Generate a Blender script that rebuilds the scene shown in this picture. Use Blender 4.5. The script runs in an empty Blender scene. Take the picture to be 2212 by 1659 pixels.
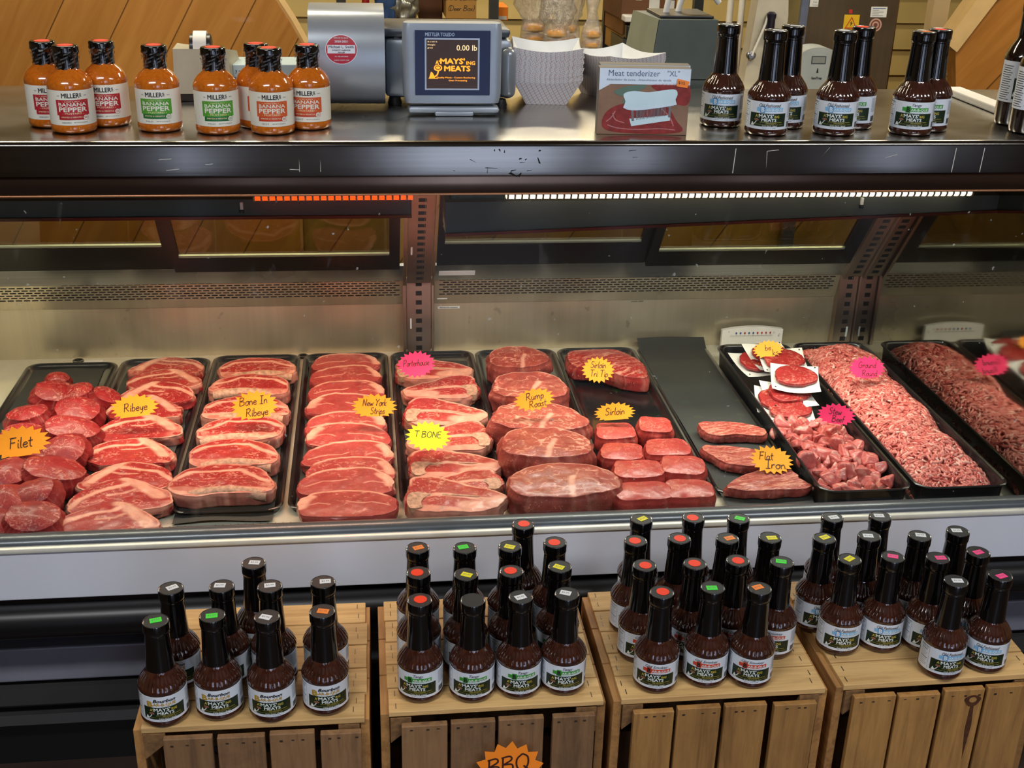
import bpy, bmesh, math, random
import numpy as np
from mathutils import Matrix, Vector

# ------------------------------------------------------------------ camera, world, lights, exposure
sc = bpy.context.scene
COL = sc.collection
PI = math.pi
TH, YA, RO = math.radians(23.45), math.radians(7.26), math.radians(1.474)
_f = Vector((math.sin(YA) * math.cos(TH), math.cos(YA) * math.cos(TH), -math.sin(TH)))
_r = Vector((math.cos(YA), -math.sin(YA), 0.0))
_u = _r.cross(_f)
_r2 = _r * math.cos(RO) + _u * math.sin(RO)
_u2 = -_r * math.sin(RO) + _u * math.cos(RO)
cam_d = bpy.data.cameras.new('camera')
cam = bpy.data.objects.new('camera', cam_d)
COL.objects.link(cam)
cam_d.sensor_width = 36.0
cam_d.lens = 2600.0 / 2212.0 * 36.0
cam_d.clip_start = 0.05
cam.matrix_world = Matrix((( _r2.x, _u2.x, -_f.x, 0.0), (_r2.y, _u2.y, -_f.y, 0.0), (_r2.z, _u2.z, -_f.z, 1.66), (0, 0, 0, 1)))
sc.camera = cam

sc.view_settings.view_transform = 'Standard'
sc.view_settings.look = 'None'
sc.view_settings.gamma = 1.0
sc.view_settings.use_curve_mapping = False
sc.view_settings.exposure = 0.0
sc.cycles.max_bounces = 7
sc.cycles.transparent_max_bounces = 10
sc.cycles.diffuse_bounces = 3
sc.cycles.glossy_bounces = 4
sc.cycles.transmission_bounces = 4
sc.cycles.caustics_reflective = False
sc.cycles.caustics_refractive = False
sc.cycles.sample_clamp_indirect = 4.0
sc.cycles.use_denoising = True

world = bpy.data.worlds.new('world')
sc.world = world
world.use_nodes = True
world.node_tree.nodes['Background'].inputs[0].default_value = (0.55, 0.7, 1.0, 1)
world.node_tree.nodes['Background'].inputs[1].default_value = 0.25


def area(name, loc, size, power, color, rot=(0, 0, 0)):
    d = bpy.data.lights.new(name, 'AREA')
    d.shape = 'RECTANGLE'
    d.size, d.size_y = size
    d.energy = power
    d.color = color
    o = bpy.data.objects.new(name, d)
    o.location = loc
    o.rotation_euler = rot
    COL.objects.link(o)
    return o


# fluorescent tubes of the shop (each sits under its ceiling fixture, built further down)
SHOP_LAMPS = [(-0.9, 0.3), (1.5, 0.3)]
PREP_LAMPS = [(-0.6, 2.85), (1.9, 2.85), (0.7, 4.6)]  # the last one is added to brighten the back wall
for _x, _y in SHOP_LAMPS:
    area('shop_lamp_light', (_x, _y, 2.60), (1.2, 0.25), 36, (0.95, 0.97, 1.0))
for _x, _y in PREP_LAMPS:
    area('prep_lamp_light', (_x, _y, 2.60), (1.2, 0.25), 27, (1.0, 0.88, 0.66))
# tubes inside the display case, under the counter
area('case_lamp_light', (0.72, 2.30, 0.985), (1.05, 0.05), 7.0, (1.0, 0.94, 0.80), (math.radians(12), 0, 0))
area('case_lamp_light', (-0.80, 2.30, 1.020), (0.85, 0.05), 5.0, (1.0, 0.88, 0.66), (math.radians(12), 0, 0))
area('case_lamp_light', (-0.14, 2.30, 1.020), (0.42, 0.05), 3.6, (1.0, 0.56, 0.38), (math.radians(12), 0, 0))

# ------------------------------------------------------------------ helpers


def lin(h):
    h = h.lstrip('#')
    c = [int(h[i:i + 2], 16) / 255 for i in (0, 2, 4)]
    return tuple((x / 12.92 if x <= 0.04045 else ((x + 0.055) / 1.055) ** 2.4) for x in c)


def hash01(ix, iy, iz, seed):
    h = (ix.astype(np.int64) * 374761393 + iy.astype(np.int64) * 668265263 + iz.astype(np.int64) * 1440662683 + seed * 974634777) & 0xffffffff
    h = ((h ^ (h >> 13)) * 1274126177) & 0xffffffff
    h = ((h ^ (h >> 16)) * 2246822519) & 0xffffffff
    return ((h ^ (h >> 15)) & 0xffff) / 65535.0


def vnoise(p, seed=0):
    p = np.asarray(p, float)
    i = np.floor(p).astype(np.int64)
    f = p - i
    f = f * f * (3 - 2 * f)
    out = 0
    for dx in (0, 1):
        wx = f[:, 0] if dx else 1 - f[:, 0]
        for dy in (0, 1):
            wy = f[:, 1] if dy else 1 - f[:, 1]
            for dz in (0, 1):
                wz = f[:, 2] if dz else 1 - f[:, 2]
                out = out + wx * wy * wz * hash01(i[:, 0] + dx, i[:, 1] + dy, i[:, 2] + dz, seed)
    return out


def fbm(p, seed=0, octv=3):
    p = np.asarray(p, float)
    s, a, t = 0, 0.5, 0
    for k in range(octv):
        s = s + a * vnoise(p * (2 ** k), seed + 17 * k)
        t += a
        a *= 0.5
    return s / t


def sstep(a, b, x):
    t = np.clip((x - a) / (b - a + 1e-12), 0, 1)
    return t * t * (3 - 2 * t)


def spline(ctrl, n, closed=True):
    c = np.array(ctrl, float)
    m = len(c)
    pts = []
    segs = m if closed else m - 1
    for i in range(segs):
        if closed:
            p0, p1, p2, p3 = c[(i - 1) % m], c[i], c[(i + 1) % m], c[(i + 2) % m]
        else:
            p1, p2 = c[i], c[i + 1]
            p0 = c[i - 1] if i else 2 * p1 - p2
            p3 = c[i + 2] if i + 2 < m else 2 * p2 - p1
        for t in np.linspace(0, 1, 12, endpoint=False):
            pts.append(0.5 * (2 * p1 + (p2 - p0) * t + (2 * p0 - 5 * p1 + 4 * p2 - p3) * t * t + (3 * p1 - p0 - 3 * p2 + p3) * t ** 3))
    if not closed:
        pts.append(c[-1])
    pts = np.array(pts)
    q = np.vstack([pts, pts[:1]]) if closed else pts
    d = np.concatenate([[0], np.cumsum(np.linalg.norm(np.diff(q, axis=0), axis=1))])
    s = np.linspace(0, d[-1], n + 1)[:-1] if closed else np.linspace(0, d[-1], n)
    return np.stack([np.interp(s, d, q[:, k]) for k in range(q.shape[1])], axis=1)


def polydist(P, pts):
    pts = np.array(pts, float)
    best = np.full(len(P), 1e9)
    for a, b in zip(pts[:-1], pts[1:]):
        d = b - a
        t = np.clip(((P - a) @ d) / (d @ d + 1e-12), 0, 1)
        best = np.minimum(best, np.linalg.norm(P - a - t[:, None] * d, axis=1))
    return best


def bevbox(dx, dy, dz, r, seg=2):
    bm = bmesh.new()
    bmesh.ops.create_cube(bm, size=1.0)
    for v in bm.verts:
        v.co = Vector((v.co.x * dx, v.co.y * dy, v.co.z * dz))
    bmesh.ops.bevel(bm, geom=bm.edges[:], offset=r, segments=seg, affect='EDGES', profile=0.5)
    bm.verts.index_update()
    v = np.array([w.co[:] for w in bm.verts])
    f = [[w.index for w in p.verts] for p in bm.faces]
    bm.free()
    return v, f


def Rm(rx=0, ry=0, rz=0):
    return np.array((Matrix.Rotation(rz, 3, 'Z') @ Matrix.Rotation(ry, 3, 'Y') @ Matrix.Rotation(rx, 3, 'X')))


class MB:
    """collects vertices and faces of one mesh"""

    def __init__(self):
        self.v, self.f, self.m, self.n = [], [], [], 0

    def add(self, v, f, mat=0, rot=None, loc=None):
        v = np.asarray(v, float)
        if rot is not None:
            v = v @ np.asarray(rot).T
        if loc is not None:
            v = v + np.asarray(loc, float)
        self.v.append(v)
        n = self.n
        self.f += [[i + n for i in p] for p in f]
        self.m += [mat] * len(f) if not isinstance(mat, (list, np.ndarray)) else list(mat)
        self.n += len(v)
        return self

    def box(self, x0, x1, y0, y1, z0, z1, mat=0, r=0.0, rot=None, loc=None, seg=2):
        c = np.array([(x0 + x1) / 2, (y0 + y1) / 2, (z0 + z1) / 2])
        d = (abs(x1 - x0), abs(y1 - y0), abs(z1 - z0))
        if r > 0:
            v, f = bevbox(*d, min(r, min(d) * 0.49), seg)
        else:
            h = np.array(d) / 2
            v = np.array([[sx, sy, sz] for sz in (-1, 1) for sy in (-1, 1) for sx in (-1, 1)]) * h
            f = [[0, 2, 3, 1], [4, 5, 7, 6], [0, 1, 5, 4], [2, 6, 7, 3], [0, 4, 6, 2], [1, 3, 7, 5]]
        return self.add(v + c, f, mat, rot, loc)

    def lathe(self, prof, n=32, mat=0, flute=None, loc=None, rot=None, cap0=True, cap1=True):
        """prof: (r, z) list bottom to top; mat may be a list per band"""
        prof = np.array(prof, float)
        a = np.arange(n) * 2 * PI / n
        v, f, m = [], [], []
        for k, (r, z) in enumerate(prof):
            rr = r * np.ones(n)
            if flute is not None:
                rr = rr + flute(z, a)
            v.append(np.stack([rr * np.cos(a), rr * np.sin(a), np.full(n, z)], 1))
        for k in range(len(prof) - 1):
            for i in range(n):
                j = (i + 1) % n
                f.append([k * n + i, k * n + j, (k + 1) * n + j, (k + 1) * n + i])
                m.append(mat[k] if isinstance(mat, list) else mat)
        if cap0:
            f.append(list(range(n))[::-1]); m.append(m[0])
        if cap1:
            f.append([(len(prof) - 1) * n + i for i in range(n)]); m.append(m[-1] if not cap0 else m[-2])
        return self.add(np.vstack(v), f, m, rot, loc)

    def tube(self, path, r, n=8, mat=0, caps=True, flat=1.0):
        P = np.array(path, float)
        T = np.gradient(P, axis=0)
        T /= np.linalg.norm(T, axis=1)[:, None] + 1e-12
        up = np.array([0, 0, 1.0]) if abs(T[0][2]) < 0.9 else np.array([1.0, 0, 0])
        v, f = [], []
        R = np.ones(len(P)) * r if np.isscalar(r) else np.array(r)
        for p, t, rr in zip(P, T, R):
            s = np.cross(t, up); s /= np.linalg.norm(s) + 1e-12
            u = np.cross(s, t); up = u
            for i in range(n):
                a = 2 * PI * i / n
                v.append(p + rr * (math.cos(a) * s + flat * math.sin(a) * u))
        for k in range(len(P) - 1):
            for i in range(n):
                j = (i + 1) % n
                f.append([k * n + i, k * n + j, (k + 1) * n + j, (k + 1) * n + i])
        if caps:
            f.append(list(range(n))[::-1])
            f.append([(len(P) - 1) * n + i for i in range(n)])
        return self.add(v, f, mat)

    def prism(self, poly, z0, z1, mat=0, axis='z', rot=None, loc=None):
        """poly: 2-D outline; extruded along axis. x: (y,z) outline, y: (x,z) outline"""
        poly = np.array(poly, float)
        n = len(poly)

        def emb(h):
            if axis == 'z':
                return np.column_stack([poly, np.full(n, h)])
            if axis == 'x':
                return np.column_stack([np.full(n, h), poly])
            return np.column_stack([poly[:, 0], np.full(n, h), poly[:, 1]])
        v = np.vstack([emb(z0), emb(z1)])
        f = [[i, (i + 1) % n, n + (i + 1) % n, n + i] for i in range(n)]
        f.append(list(range(n))[::-1]); f.append([n + i for i in range(n)])
        return self.add(v, f, mat, rot, loc)

    def grid(self, nx, ny, fn, mat=0, thick=0.0):
        """sheet from fn(u, v) -> xyz, with thickness along its normal"""
        u, w = np.meshgrid(np.linspace(0, 1, nx), np.linspace(0, 1, ny))
        P = np.array([fn(a, b) for a, b in zip(u.ravel(), w.ravel())], float)
        q = [[j * nx + i, j * nx + i + 1, (j + 1) * nx + i + 1, (j + 1) * nx + i] for j in range(ny - 1) for i in range(nx - 1)]
        if thick <= 0:
            return self.add(P, q, mat)
        G = P.reshape(ny, nx, 3)
        N = np.cross(np.gradient(G, axis=1), np.gradient(G, axis=0)).reshape(-1, 3)
        N /= np.linalg.norm(N, axis=1)[:, None] + 1e-12
        n = nx * ny
        v = np.vstack([P, P - N * thick])
        f = q + [[n + i for i in p[::-1]] for p in q]
        b = [i for i in range(nx)] + [j * nx + nx - 1 for j in range(1, ny)] + [(ny - 1) * nx + i for i in range(nx - 2, -1, -1)] + [j * nx for j in range(ny - 2, 0, -1)]
        f += [[b[k], n + b[k], n + b[(k + 1) % len(b)], b[(k + 1) % len(b)]] for k in range(len(b))]
        return self.add(v, f, mat)

    def verts(self):
        return np.vstack(self.v)


def obj(name, mb, mats, parent=None, smooth=None, col=None, loc=None, kind=None):
    me = bpy.data.meshes.new(name)
    me.from_pydata(mb.verts().tolist(), [], mb.f)
    if not isinstance(mats, (list, tuple)):
        mats = [mats]
    for m in mats:
        me.materials.append(m)
    if len(mats) > 1:
        me.polygons.foreach_set('material_index', np.array(mb.m, dtype=np.int32))
    if col is not None:
        a = me.color_attributes.new('Col', 'FLOAT_COLOR', 'POINT')
        a.data.foreach_set('color', np.asarray(col, dtype=np.float32).ravel())
    if smooth is not None:
        me.polygons.foreach_set('use_smooth', np.ones(len(me.polygons), dtype=bool))
        if smooth < 180:
            me.set_sharp_from_angle(angle=math.radians(smooth))
    me.update()
    o = bpy.data.objects.new(name, me)
    COL.objects.link(o)
    if parent is not None:
        o.parent = parent
    if loc is not None:
        o.location = loc
    if kind:
        o['kind'] = kind
    return o


def tag(o, label, cat, group=None, kind=None):
    o['label'] = label
    o['category'] = cat
    if group:
        o['group'] = group
    if kind:
        o['kind'] = kind
    return o


def thing(name, label, cat, loc=(0, 0, 0), rotz=0.0, group=None, rot=None):
    o = bpy.data.objects.new(name, None)
    o.empty_display_size = 0.05
    COL.objects.link(o)
    o.location = loc
    o.rotation_euler = rot if rot is not None else (0, 0, rotz)
    return tag(o, label, cat, group)


def dup(root, loc, rotz=0.0, label=None, group=None, swap=None):
    """a copy of a thing with copies of its parts and sub-parts; swap: {part name: other mesh or None to leave it out}"""
    r = root.copy()
    COL.objects.link(r)
    r.location = loc
    r.rotation_euler = (r.rotation_euler[0], r.rotation_euler[1], rotz)
    if label:
        r['label'] = label
    if group:
        r['group'] = group
    for ch in list(root.children):
        base = ch.name.split('.')[0]
        if swap and base in swap and swap[base] is None:
            continue
        c = ch.copy()
        COL.objects.link(c)
        c.parent = r
        if swap and base in swap:
            c.data = swap[base]
        for g in ch.children:
            d = g.copy()
            COL.objects.link(d)
            d.parent = c
    return r


def struct(name, mb, m, smooth=None):
    o = obj(name, mb, m, smooth=smooth)
    o['kind'] = 'structure'
    return o


# ------------------------------------------------------------------ materials


def newmat(name):
    m = bpy.data.materials.new(name)
    m.use_nodes = True
    nt = m.node_tree
    return m, nt, nt.nodes['Principled BSDF']


def nd(nt, t, **kw):
    n = nt.nodes.new(t)
    for k, v in kw.items():
        if k in n.inputs.keys() if isinstance(k, str) else False:
            n.inputs[k].default_value = v
        else:
            setattr(n, k, v)
    return n


def ramp(nt, fac, stops):
    r = nt.nodes.new('ShaderNodeValToRGB')
    e = r.color_ramp.elements
    while len(e) < len(stops):
        e.new(0.5)
    for el, (p, c) in zip(e, stops):
        el.position = p
        el.color = (*c, 1) if len(c) == 3 else c
    nt.links.new(fac, r.inputs[0])
    return r.outputs[0]


def coords(nt, scale=(1, 1, 1), rot=(0, 0, 0), kind='Object'):
    tc = nt.nodes.new('ShaderNodeTexCoord')
    mp = nt.nodes.new('ShaderNodeMapping')
    mp.inputs['Scale'].default_value = scale
    mp.inputs['Rotation'].default_value = rot
    nt.links.new(tc.outputs[kind], mp.inputs[0])
    return mp.outputs[0]


def noise(nt, vec, scale=5.0, detail=3.0, rough=0.5, dist=0.0):
    n = nt.nodes.new('ShaderNodeTexNoise')
    n.inputs['Scale'].default_value = scale
    n.inputs['Detail'].default_value = detail
    n.inputs['Roughness'].default_value = rough
    n.inputs['Distortion'].default_value = dist
    nt.links.new(vec, n.inputs['Vector'])
    return n.outputs['Fac']


def mixc(nt, fac, a, b, mode='MIX'):
    m = nt.nodes.new('ShaderNodeMix')
    m.data_type = 'RGBA'
    m.blend_type = mode
    for s, v in ((0, fac), (6, a), (7, b)):
        if hasattr(v, 'is_linked') or hasattr(v, 'links'):
            nt.links.new(v, m.inputs[s])
        elif isinstance(v, (int, float)):
            m.inputs[s].default_value = v
        else:
            m.inputs[s].default_value = (*v, 1) if len(v) == 3 else v
    return m.outputs[2]


def bump(nt, bs, h, strength=0.3, dist=0.002):
    b = nt.nodes.new('ShaderNodeBump')
    b.inputs['Strength'].default_value = strength
    b.inputs['Distance'].default_value = dist
    nt.links.new(h, b.inputs['Height'])
    nt.links.new(b.outputs[0], bs.inputs['Normal'])


def plain(name, c, rough=0.5, metal=0.0, coat=0.0, var=0.06, vscale=25.0, bmp=0.0, spec=0.5):
    """a plain material with a little tonal variation"""
    m, nt, bs = newmat(name)
    c = lin(c) if isinstance(c, str) else c
    v = coords(nt)
    n = noise(nt, v, vscale, 3)
    lo = tuple(max(0, x * (1 - var)) for x in c)
    hi = tuple(min(1, x * (1 + var)) for x in c)
    nt.links.new(ramp(nt, n, [(0.3, lo), (0.7, hi)]), bs.inputs['Base Color'])
    bs.inputs['Roughness'].default_value = rough
    bs.inputs['Metallic'].default_value = metal
    bs.inputs['Coat Weight'].default_value = coat
    bs.inputs['Coat Roughness'].default_value = 0.08
    bs.inputs['Specular IOR Level'].default_value = spec
    if bmp:
        bump(nt, bs, noise(nt, v, vscale * 8, 2), bmp, 0.001)
    return m


def emit(name, c, s):
    m, nt, bs = newmat(name)
    c = lin(c) if isinstance(c, str) else c
    bs.inputs['Base Color'].default_value = (*[x * 0.3 for x in c], 1)
    bs.inputs['Emission Color'].default_value = (*c, 1)
    bs.inputs['Emission Strength'].default_value = s
    bs.inputs['Roughness'].default_value = 0.4
    return m


def steel(name, c, rough=0.3, scale=(2, 160, 160), amt=0.12, metal=1.0, bmp=0.05, spots=0.0):
    m, nt, bs = newmat(name)
    c = lin(c) if isinstance(c, str) else c
    v = coords(nt, scale)
    n = noise(nt, v, 1.0, 4, 0.6)
    n2 = noise(nt, coords(nt, (3, 3, 3)), 1.0, 4, 0.6)
    base = ramp(nt, n, [(0.25, tuple(x * (1 - amt) for x in c)), (0.75, tuple(min(1, x * (1 + amt)) for x in c))])
    base = mixc(nt, 0.35, base, ramp(nt, n2, [(0.3, (0.45,) * 3), (0.7, (1.0,) * 3)]), 'MULTIPLY')
    if spots:
        w = nt.nodes.new('ShaderNodeTexNoise')
        w.inputs['Scale'].default_value = 26
        w.inputs['Detail'].default_value = 5
        nt.links.new(coords(nt, (1, 1, 1)), w.inputs['Vector'])
        base = mixc(nt, ramp(nt, w.outputs['Fac'], [(0.66, (0, 0, 0)), (0.70, (spots,) * 3)]), base, (0.04, 0.035, 0.03))
    nt.links.new(base, bs.inputs['Base Color'])
    bs.inputs['Metallic'].default_value = metal
    rr = ramp(nt, n2, [(0.3, (rough * 0.75,) * 3), (0.7, (rough * 1.3,) * 3)])
    nt.links.new(rr, bs.inputs['Roughness'])
    if bmp:
        bump(nt, bs, n, bmp, 0.0008)
    return m


def wood(name, a, b, scale=(6, 60, 60), rough=0.6, rot=(0, 0, 0), knots=False, coat=0.0, dark=0.0, per=0.25):
    """grain runs along object x when scale[0] is the small one"""
    m, nt, bs = newmat(name)
    v = coords(nt, scale, rot)
    oi = nt.nodes.new('ShaderNodeObjectInfo')
    add = nt.nodes.new('ShaderNodeVectorMath'); add.operation = 'MULTIPLY_ADD'
    nt.links.new(oi.outputs['Random'], add.inputs[0]); add.inputs[1].default_value = (37, 91, 53)
    nt.links.new(v, add.inputs[2])
    v2 = add.outputs[0]
    n = noise(nt, v2, 1.0, 5, 0.65, 0.6)
    c = ramp(nt, n, [(0.28, lin(a)), (0.5, lin(b)), (0.72, tuple(min(1, x * 1.12) for x in lin(b)))])
    n3 = noise(nt, v2, 4.0, 3, 0.6, 0.2)
    c = mixc(nt, 0.35, c, ramp(nt, n3, [(0.35, (0.55, 0.5, 0.45)), (0.6, (1, 1, 1))]), 'MULTIPLY')
    hv = nt.nodes.new('ShaderNodeHueSaturation')
    mr = nt.nodes.new('ShaderNodeMapRange')
    mr.inputs['To Min'].default_value = 1.0 - per
    mr.inputs['To Max'].default_value = 1.0 + per * 0.5
    nt.links.new(oi.outputs['Random'], mr.inputs[0])
    nt.links.new(mr.outputs[0], hv.inputs['Value'])
    nt.links.new(c, hv.inputs['Color'])
    c = hv.outputs[0]
    if dark:
        n4 = noise(nt, coords(nt, (9, 9, 9)), 1.0, 5, 0.7, 0.5)
        c = mixc(nt, ramp(nt, n4, [(0.47, (0, 0, 0)), (0.68, (dark,) * 3)]), c, (0.05, 0.03, 0.02))
    nt.links.new(c, bs.inputs['Base Color'])
    bs.inputs['Roughness'].default_value = rough
    bs.inputs['Coat Weight'].default_value = coat
    bump(nt, bs, n, 0.25, 0.001)
    return m


def glassy(name, tint=(0.97, 0.99, 0.98), refl=1.0, dirt=0.0):
    """clear pane: straight-through with Fresnel reflection"""
    m = bpy.data.materials.new(name)
    m.use_nodes = True
    nt = m.node_tree
    nt.nodes.clear()
    out = nt.nodes.new('ShaderNodeOutputMaterial')
    tr = nt.nodes.new('ShaderNodeBsdfTransparent')
    tr.inputs[0].default_value = (*tint, 1)
    gl = nt.nodes.new('ShaderNodeBsdfGlossy')
    gl.inputs['Roughness'].default_value = 0.02
    gl.inputs[0].default_value = (1, 1, 1, 1)
    fr = nt.nodes.new('ShaderNodeFresnel')
    fr.inputs[0].default_value = 1.45
    mul = nt.nodes.new('ShaderNodeMath'); mul.operation = 'MULTIPLY'
    mul.inputs[1].default_value = refl
    geo = nt.nodes.new('ShaderNodeNewGeometry')
    front = nt.nodes.new('ShaderNodeMath'); front.operation = 'SUBTRACT'
    front.inputs[0].default_value = 1.0
    nt.links.new(geo.outputs['Backfacing'], front.inputs[1])
    both = nt.nodes.new('ShaderNodeMath'); both.operation = 'MULTIPLY'
    nt.links.new(fr.outputs[0], both.inputs[0]); nt.links.new(front.outputs[0], both.inputs[1])
    nt.links.new(both.outputs[0], mul.inputs[0])
    mx = nt.nodes.new('ShaderNodeMixShader')
    nt.links.new(mul.outputs[0], mx.inputs[0])
    nt.links.new(tr.outputs[0], mx.inputs[1])
    nt.links.new(gl.outputs[0], mx.inputs[2])
    last = mx.outputs[0]
    if dirt:
        df = nt.nodes.new('ShaderNodeBsdfDiffuse')
        df.inputs[0].default_value = (0.7, 0.7, 0.66, 1)
        n1 = noise(nt, coords(nt, (1, 1, 1)), 70.0, 2, 0.5)
        n2 = noise(nt, coords(nt, (14, 1, 5)), 1.0, 5, 0.7, 1.5)
        f1 = ramp(nt, n1, [(0.745, (0, 0, 0)), (0.78, (dirt,) * 3)])
        f2 = ramp(nt, n2, [(0.60, (0, 0, 0)), (0.85, (dirt * 0.12,) * 3)])
        ad = nt.nodes.new('ShaderNodeMath'); ad.operation = 'ADD'
        nt.links.new(f1, ad.inputs[0]); nt.links.new(f2, ad.inputs[1])
        mx2 = nt.nodes.new('ShaderNodeMixShader')
        nt.links.new(ad.outputs[0], mx2.inputs[0])
        nt.links.new(last, mx2.inputs[1]); nt.links.new(df.outputs[0], mx2.inputs[2])
        last = mx2.outputs[0]
    nt.links.new(last, out.inputs[0])
    return m


def meat_material(name, fleck=0.75, fscale=190.0, rough=0.34, grain=0.0):
    """albedo from the cut's own tissue map (colour attribute), broken up by fine marbling"""
    m, nt, bs = newmat(name)
    at = nt.nodes.new('ShaderNodeVertexColor'); at.layer_name = 'Col'
    v = coords(nt)
    n = noise(nt, v, fscale, 4, 0.65, 1.2)
    fl = ramp(nt, n, [(0.60, (0, 0, 0)), (0.70, (fleck,) * 3)])
    mm = nt.nodes.new('ShaderNodeMath'); mm.operation = 'MULTIPLY'
    nt.links.new(fl, mm.inputs[0]); nt.links.new(at.outputs['Alpha'], mm.inputs[1])
    c = mixc(nt, mm.outputs[0], at.outputs['Color'], lin('#e8a898'))
    n2 = noise(nt, v, 45.0, 4, 0.6, 0.4)
    c = mixc(nt, 0.6, c, ramp(nt, n2, [(0.3, (0.62, 0.55, 0.55)), (0.65, (1.05, 1.05, 1.05))]), 'MULTIPLY')
    nt.links.new(c, bs.inputs['Base Color'])
    bs.inputs['Roughness'].default_value = rough
    bs.inputs['Specular IOR Level'].default_value = 0.45
    bs.inputs['Coat Weight'].default_value = 0.15
    bs.inputs['Coat Roughness'].default_value = 0.15
    bump(nt, bs, noise(nt, v, 130.0, 4, 0.6, 0.8), 0.35, 0.0015)
    return m


M = {}
M['steel'] = steel('brushed_steel', '#b9bcc0', 0.24)
M['fascia'] = steel('brushed_fascia', '#6c6965', 0.16, amt=0.10)  # same steel as the top, base darkened because it faces a dark room
M['counter'] = steel('counter_steel', '#d6d2c8', 0.24, amt=0.08)  # same steel, base brightened to carry the top's reflected light
M['case_steel'] = steel('case_steel', '#c6bca2', 0.34, (60, 5, 1.5), 0.07, spots=0.25, metal=0.72)
M['deck_steel'] = plain('deck_enamel', '#cfcab8', 0.35, 0.3)
M['bronze'] = plain('bronze_rail', '#5b4a40', 0.22, 0.9)
M['white_panel'] = plain('white_enamel', '#d6d9e2', 0.32, 0.0, 0.2, 0.03, 4)
M['trim_light'] = plain('pale_trim', '#e2e0d2', 0.35, 0.2)
M['sill'] = plain('sill_grey', '#565c60', 0.32, 0.35, 0.2)
M['black_plastic'] = plain('black_plastic', '#141414', 0.38, 0.0, 0.15)
M['black_gloss'] = plain('black_gloss', '#070707', 0.38, 0.0, 0.0)
M['rubber'] = plain('black_rubber', '#0b0b0c', 0.5)
M['dark_metal'] = plain('dark_canopy_metal', '#4a4b42', 0.55, 0.0, 0, 0.12, 12)
M['door_black'] = plain('door_frame_black', '#0e0d0c', 0.3)
M['hole'] = plain('slot_black', '#050505', 0.9)
M['grey_panel'] = plain('grey_lower_panel', '#868894', 0.4, 0.2)
M['moulding'] = plain('kick_moulding', '#3e3d3c', 0.4, 0.3)
M['glass'] = glassy('case_glass', refl=0.75, dirt=0.35)
M['door_glass'] = glassy('door_glass', (0.62, 0.60, 0.46), 1.0)
M['lens_white'] = emit('lit_white_lens', '#fff1d4', 2.2)
M['lens_orange'] = emit('lit_orange_lens', '#ff4d10', 1.6)
M['tray'] = plain('tray_black', '#101113', 0.28, 0.0, 0.3)
M['butcher_paper'] = plain('black_butcher_paper', '#2b2d2c', 0.62, 0, 0, 0.12, 8)
M['paper_white'] = plain('white_patty_paper', '#dcdcd6', 0.6)
M['meat'] = meat_material('red_meat')
M['meat_fine'] = meat_material('fine_meat', 0.45, 260.0, 0.36)
M['meat_raw'] = meat_material('raw_fibrous_meat', 0.35, 230.0, 0.5)
M['bone'] = plain('cut_bone', '#b58a72', 0.5, 0, 0, 0.38, 130, 0.6)
M['fat'] = plain('beef_fat', '#e3b39c', 0.4, 0, 0.1, 0.12, 60, 0.2)

# ------------------------------------------------------------------ the room
M['floor'] = plain('dark_floor', '#3a2b24', 0.45, 0, 0, 0.3, 6)
M['ceiling'] = plain('ceiling_paint', '#cfc8b4', 0.8)
M['shop_wall'] = plain('shop_wall', '#8a6f4c', 0.7)
M['siding'] = plain('yellow_siding', '#c9b06e', 0.6, 0, 0, 0.08, 5)
M['daylight'] = emit('daylight_pane', '#cddcfb', 4.2)
M['window_frame'] = plain('window_frame', '#5a2f20', 0.5)

X0, X1, Y0, Y1, ZC = -3.2, 3.8, -2.8, 5.4, 2.75
struct('floor', MB().box(X0, X1, Y0, Y1, -0.1, 0.0), M['floor'])
struct('ceiling', MB().box(X0, X1, Y0, Y1, ZC, ZC + 0.1), M['ceiling'])
struct('wall_left', MB().box(X0 - 0.1, X0, Y0, Y1, 0, ZC), M['shop_wall'])
struct('wall_right', MB().box(X1, X1 + 0.1, Y0, Y1, 0, ZC), M['shop_wall'])
wb = MB()
for k in range(24):                                   # lap siding across the back of the preparation room
    z = k * 0.115
    wb.prism([(Y1 + 0.08, z), (Y1 - 0.022, z), (Y1 - 0.004, z + 0.113), (Y1 + 0.08, z + 0.113)], X0, X1, axis='x')
struct('wall_back', wb, M['siding'])
# shop front behind the camera: wall pieces round a glazed door and two windows
OPEN = [(-1.05, -0.83, 0.06, 2.1), (0.15, 1.10, 0.04, 2.1), (1.33, 1.62, 0.06, 2.1), (2.85, 3.15, 0.06, 2.1)]
wf = MB()
xs = X0
for a, b, z0, z1 in OPEN:
    wf.box(xs, a, Y0 - 0.1, Y0, 0, ZC)
    wf.box(a, b, Y0 - 0.1, Y0, 0, z0)
    wf.box(a, b, Y0 - 0.1, Y0, z1, ZC)
    xs = b
wf.box(xs, X1, Y0 - 0.1, Y0, 0, ZC)
struct('wall_front', wf, M['shop_wall'])
for k, (a, b, z0, z1) in enumerate(OPEN):
    nm = 'door_1' if k == 1 else 'window_%d' % (1 if k == 0 else k)
    fr = MB()
    for q in ((a, a + 0.03, z0, z1), (b - 0.03, b, z0, z1), (a, b, z0, z0 + 0.06), (a, b, z1 - 0.06, z1), (a, b, 1.0, 1.05)):
        fr.box(q[0], q[1], Y0 - 0.06, Y0 + 0.01, q[2], q[3])
    fo = struct(nm, fr, M['window_frame'])
    obj('pane', MB().box(a + 0.01, b - 0.01, Y0 - 0.05, Y0 - 0.04, z0 + 0.01, z1 - 0.01), M['daylight'], fo)
M['fixture'] = plain('fixture_white', '#e8e6de', 0.5)
M['lamp_on'] = emit('lamp_diffuser', '#ffeecf', 2.5)
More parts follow.
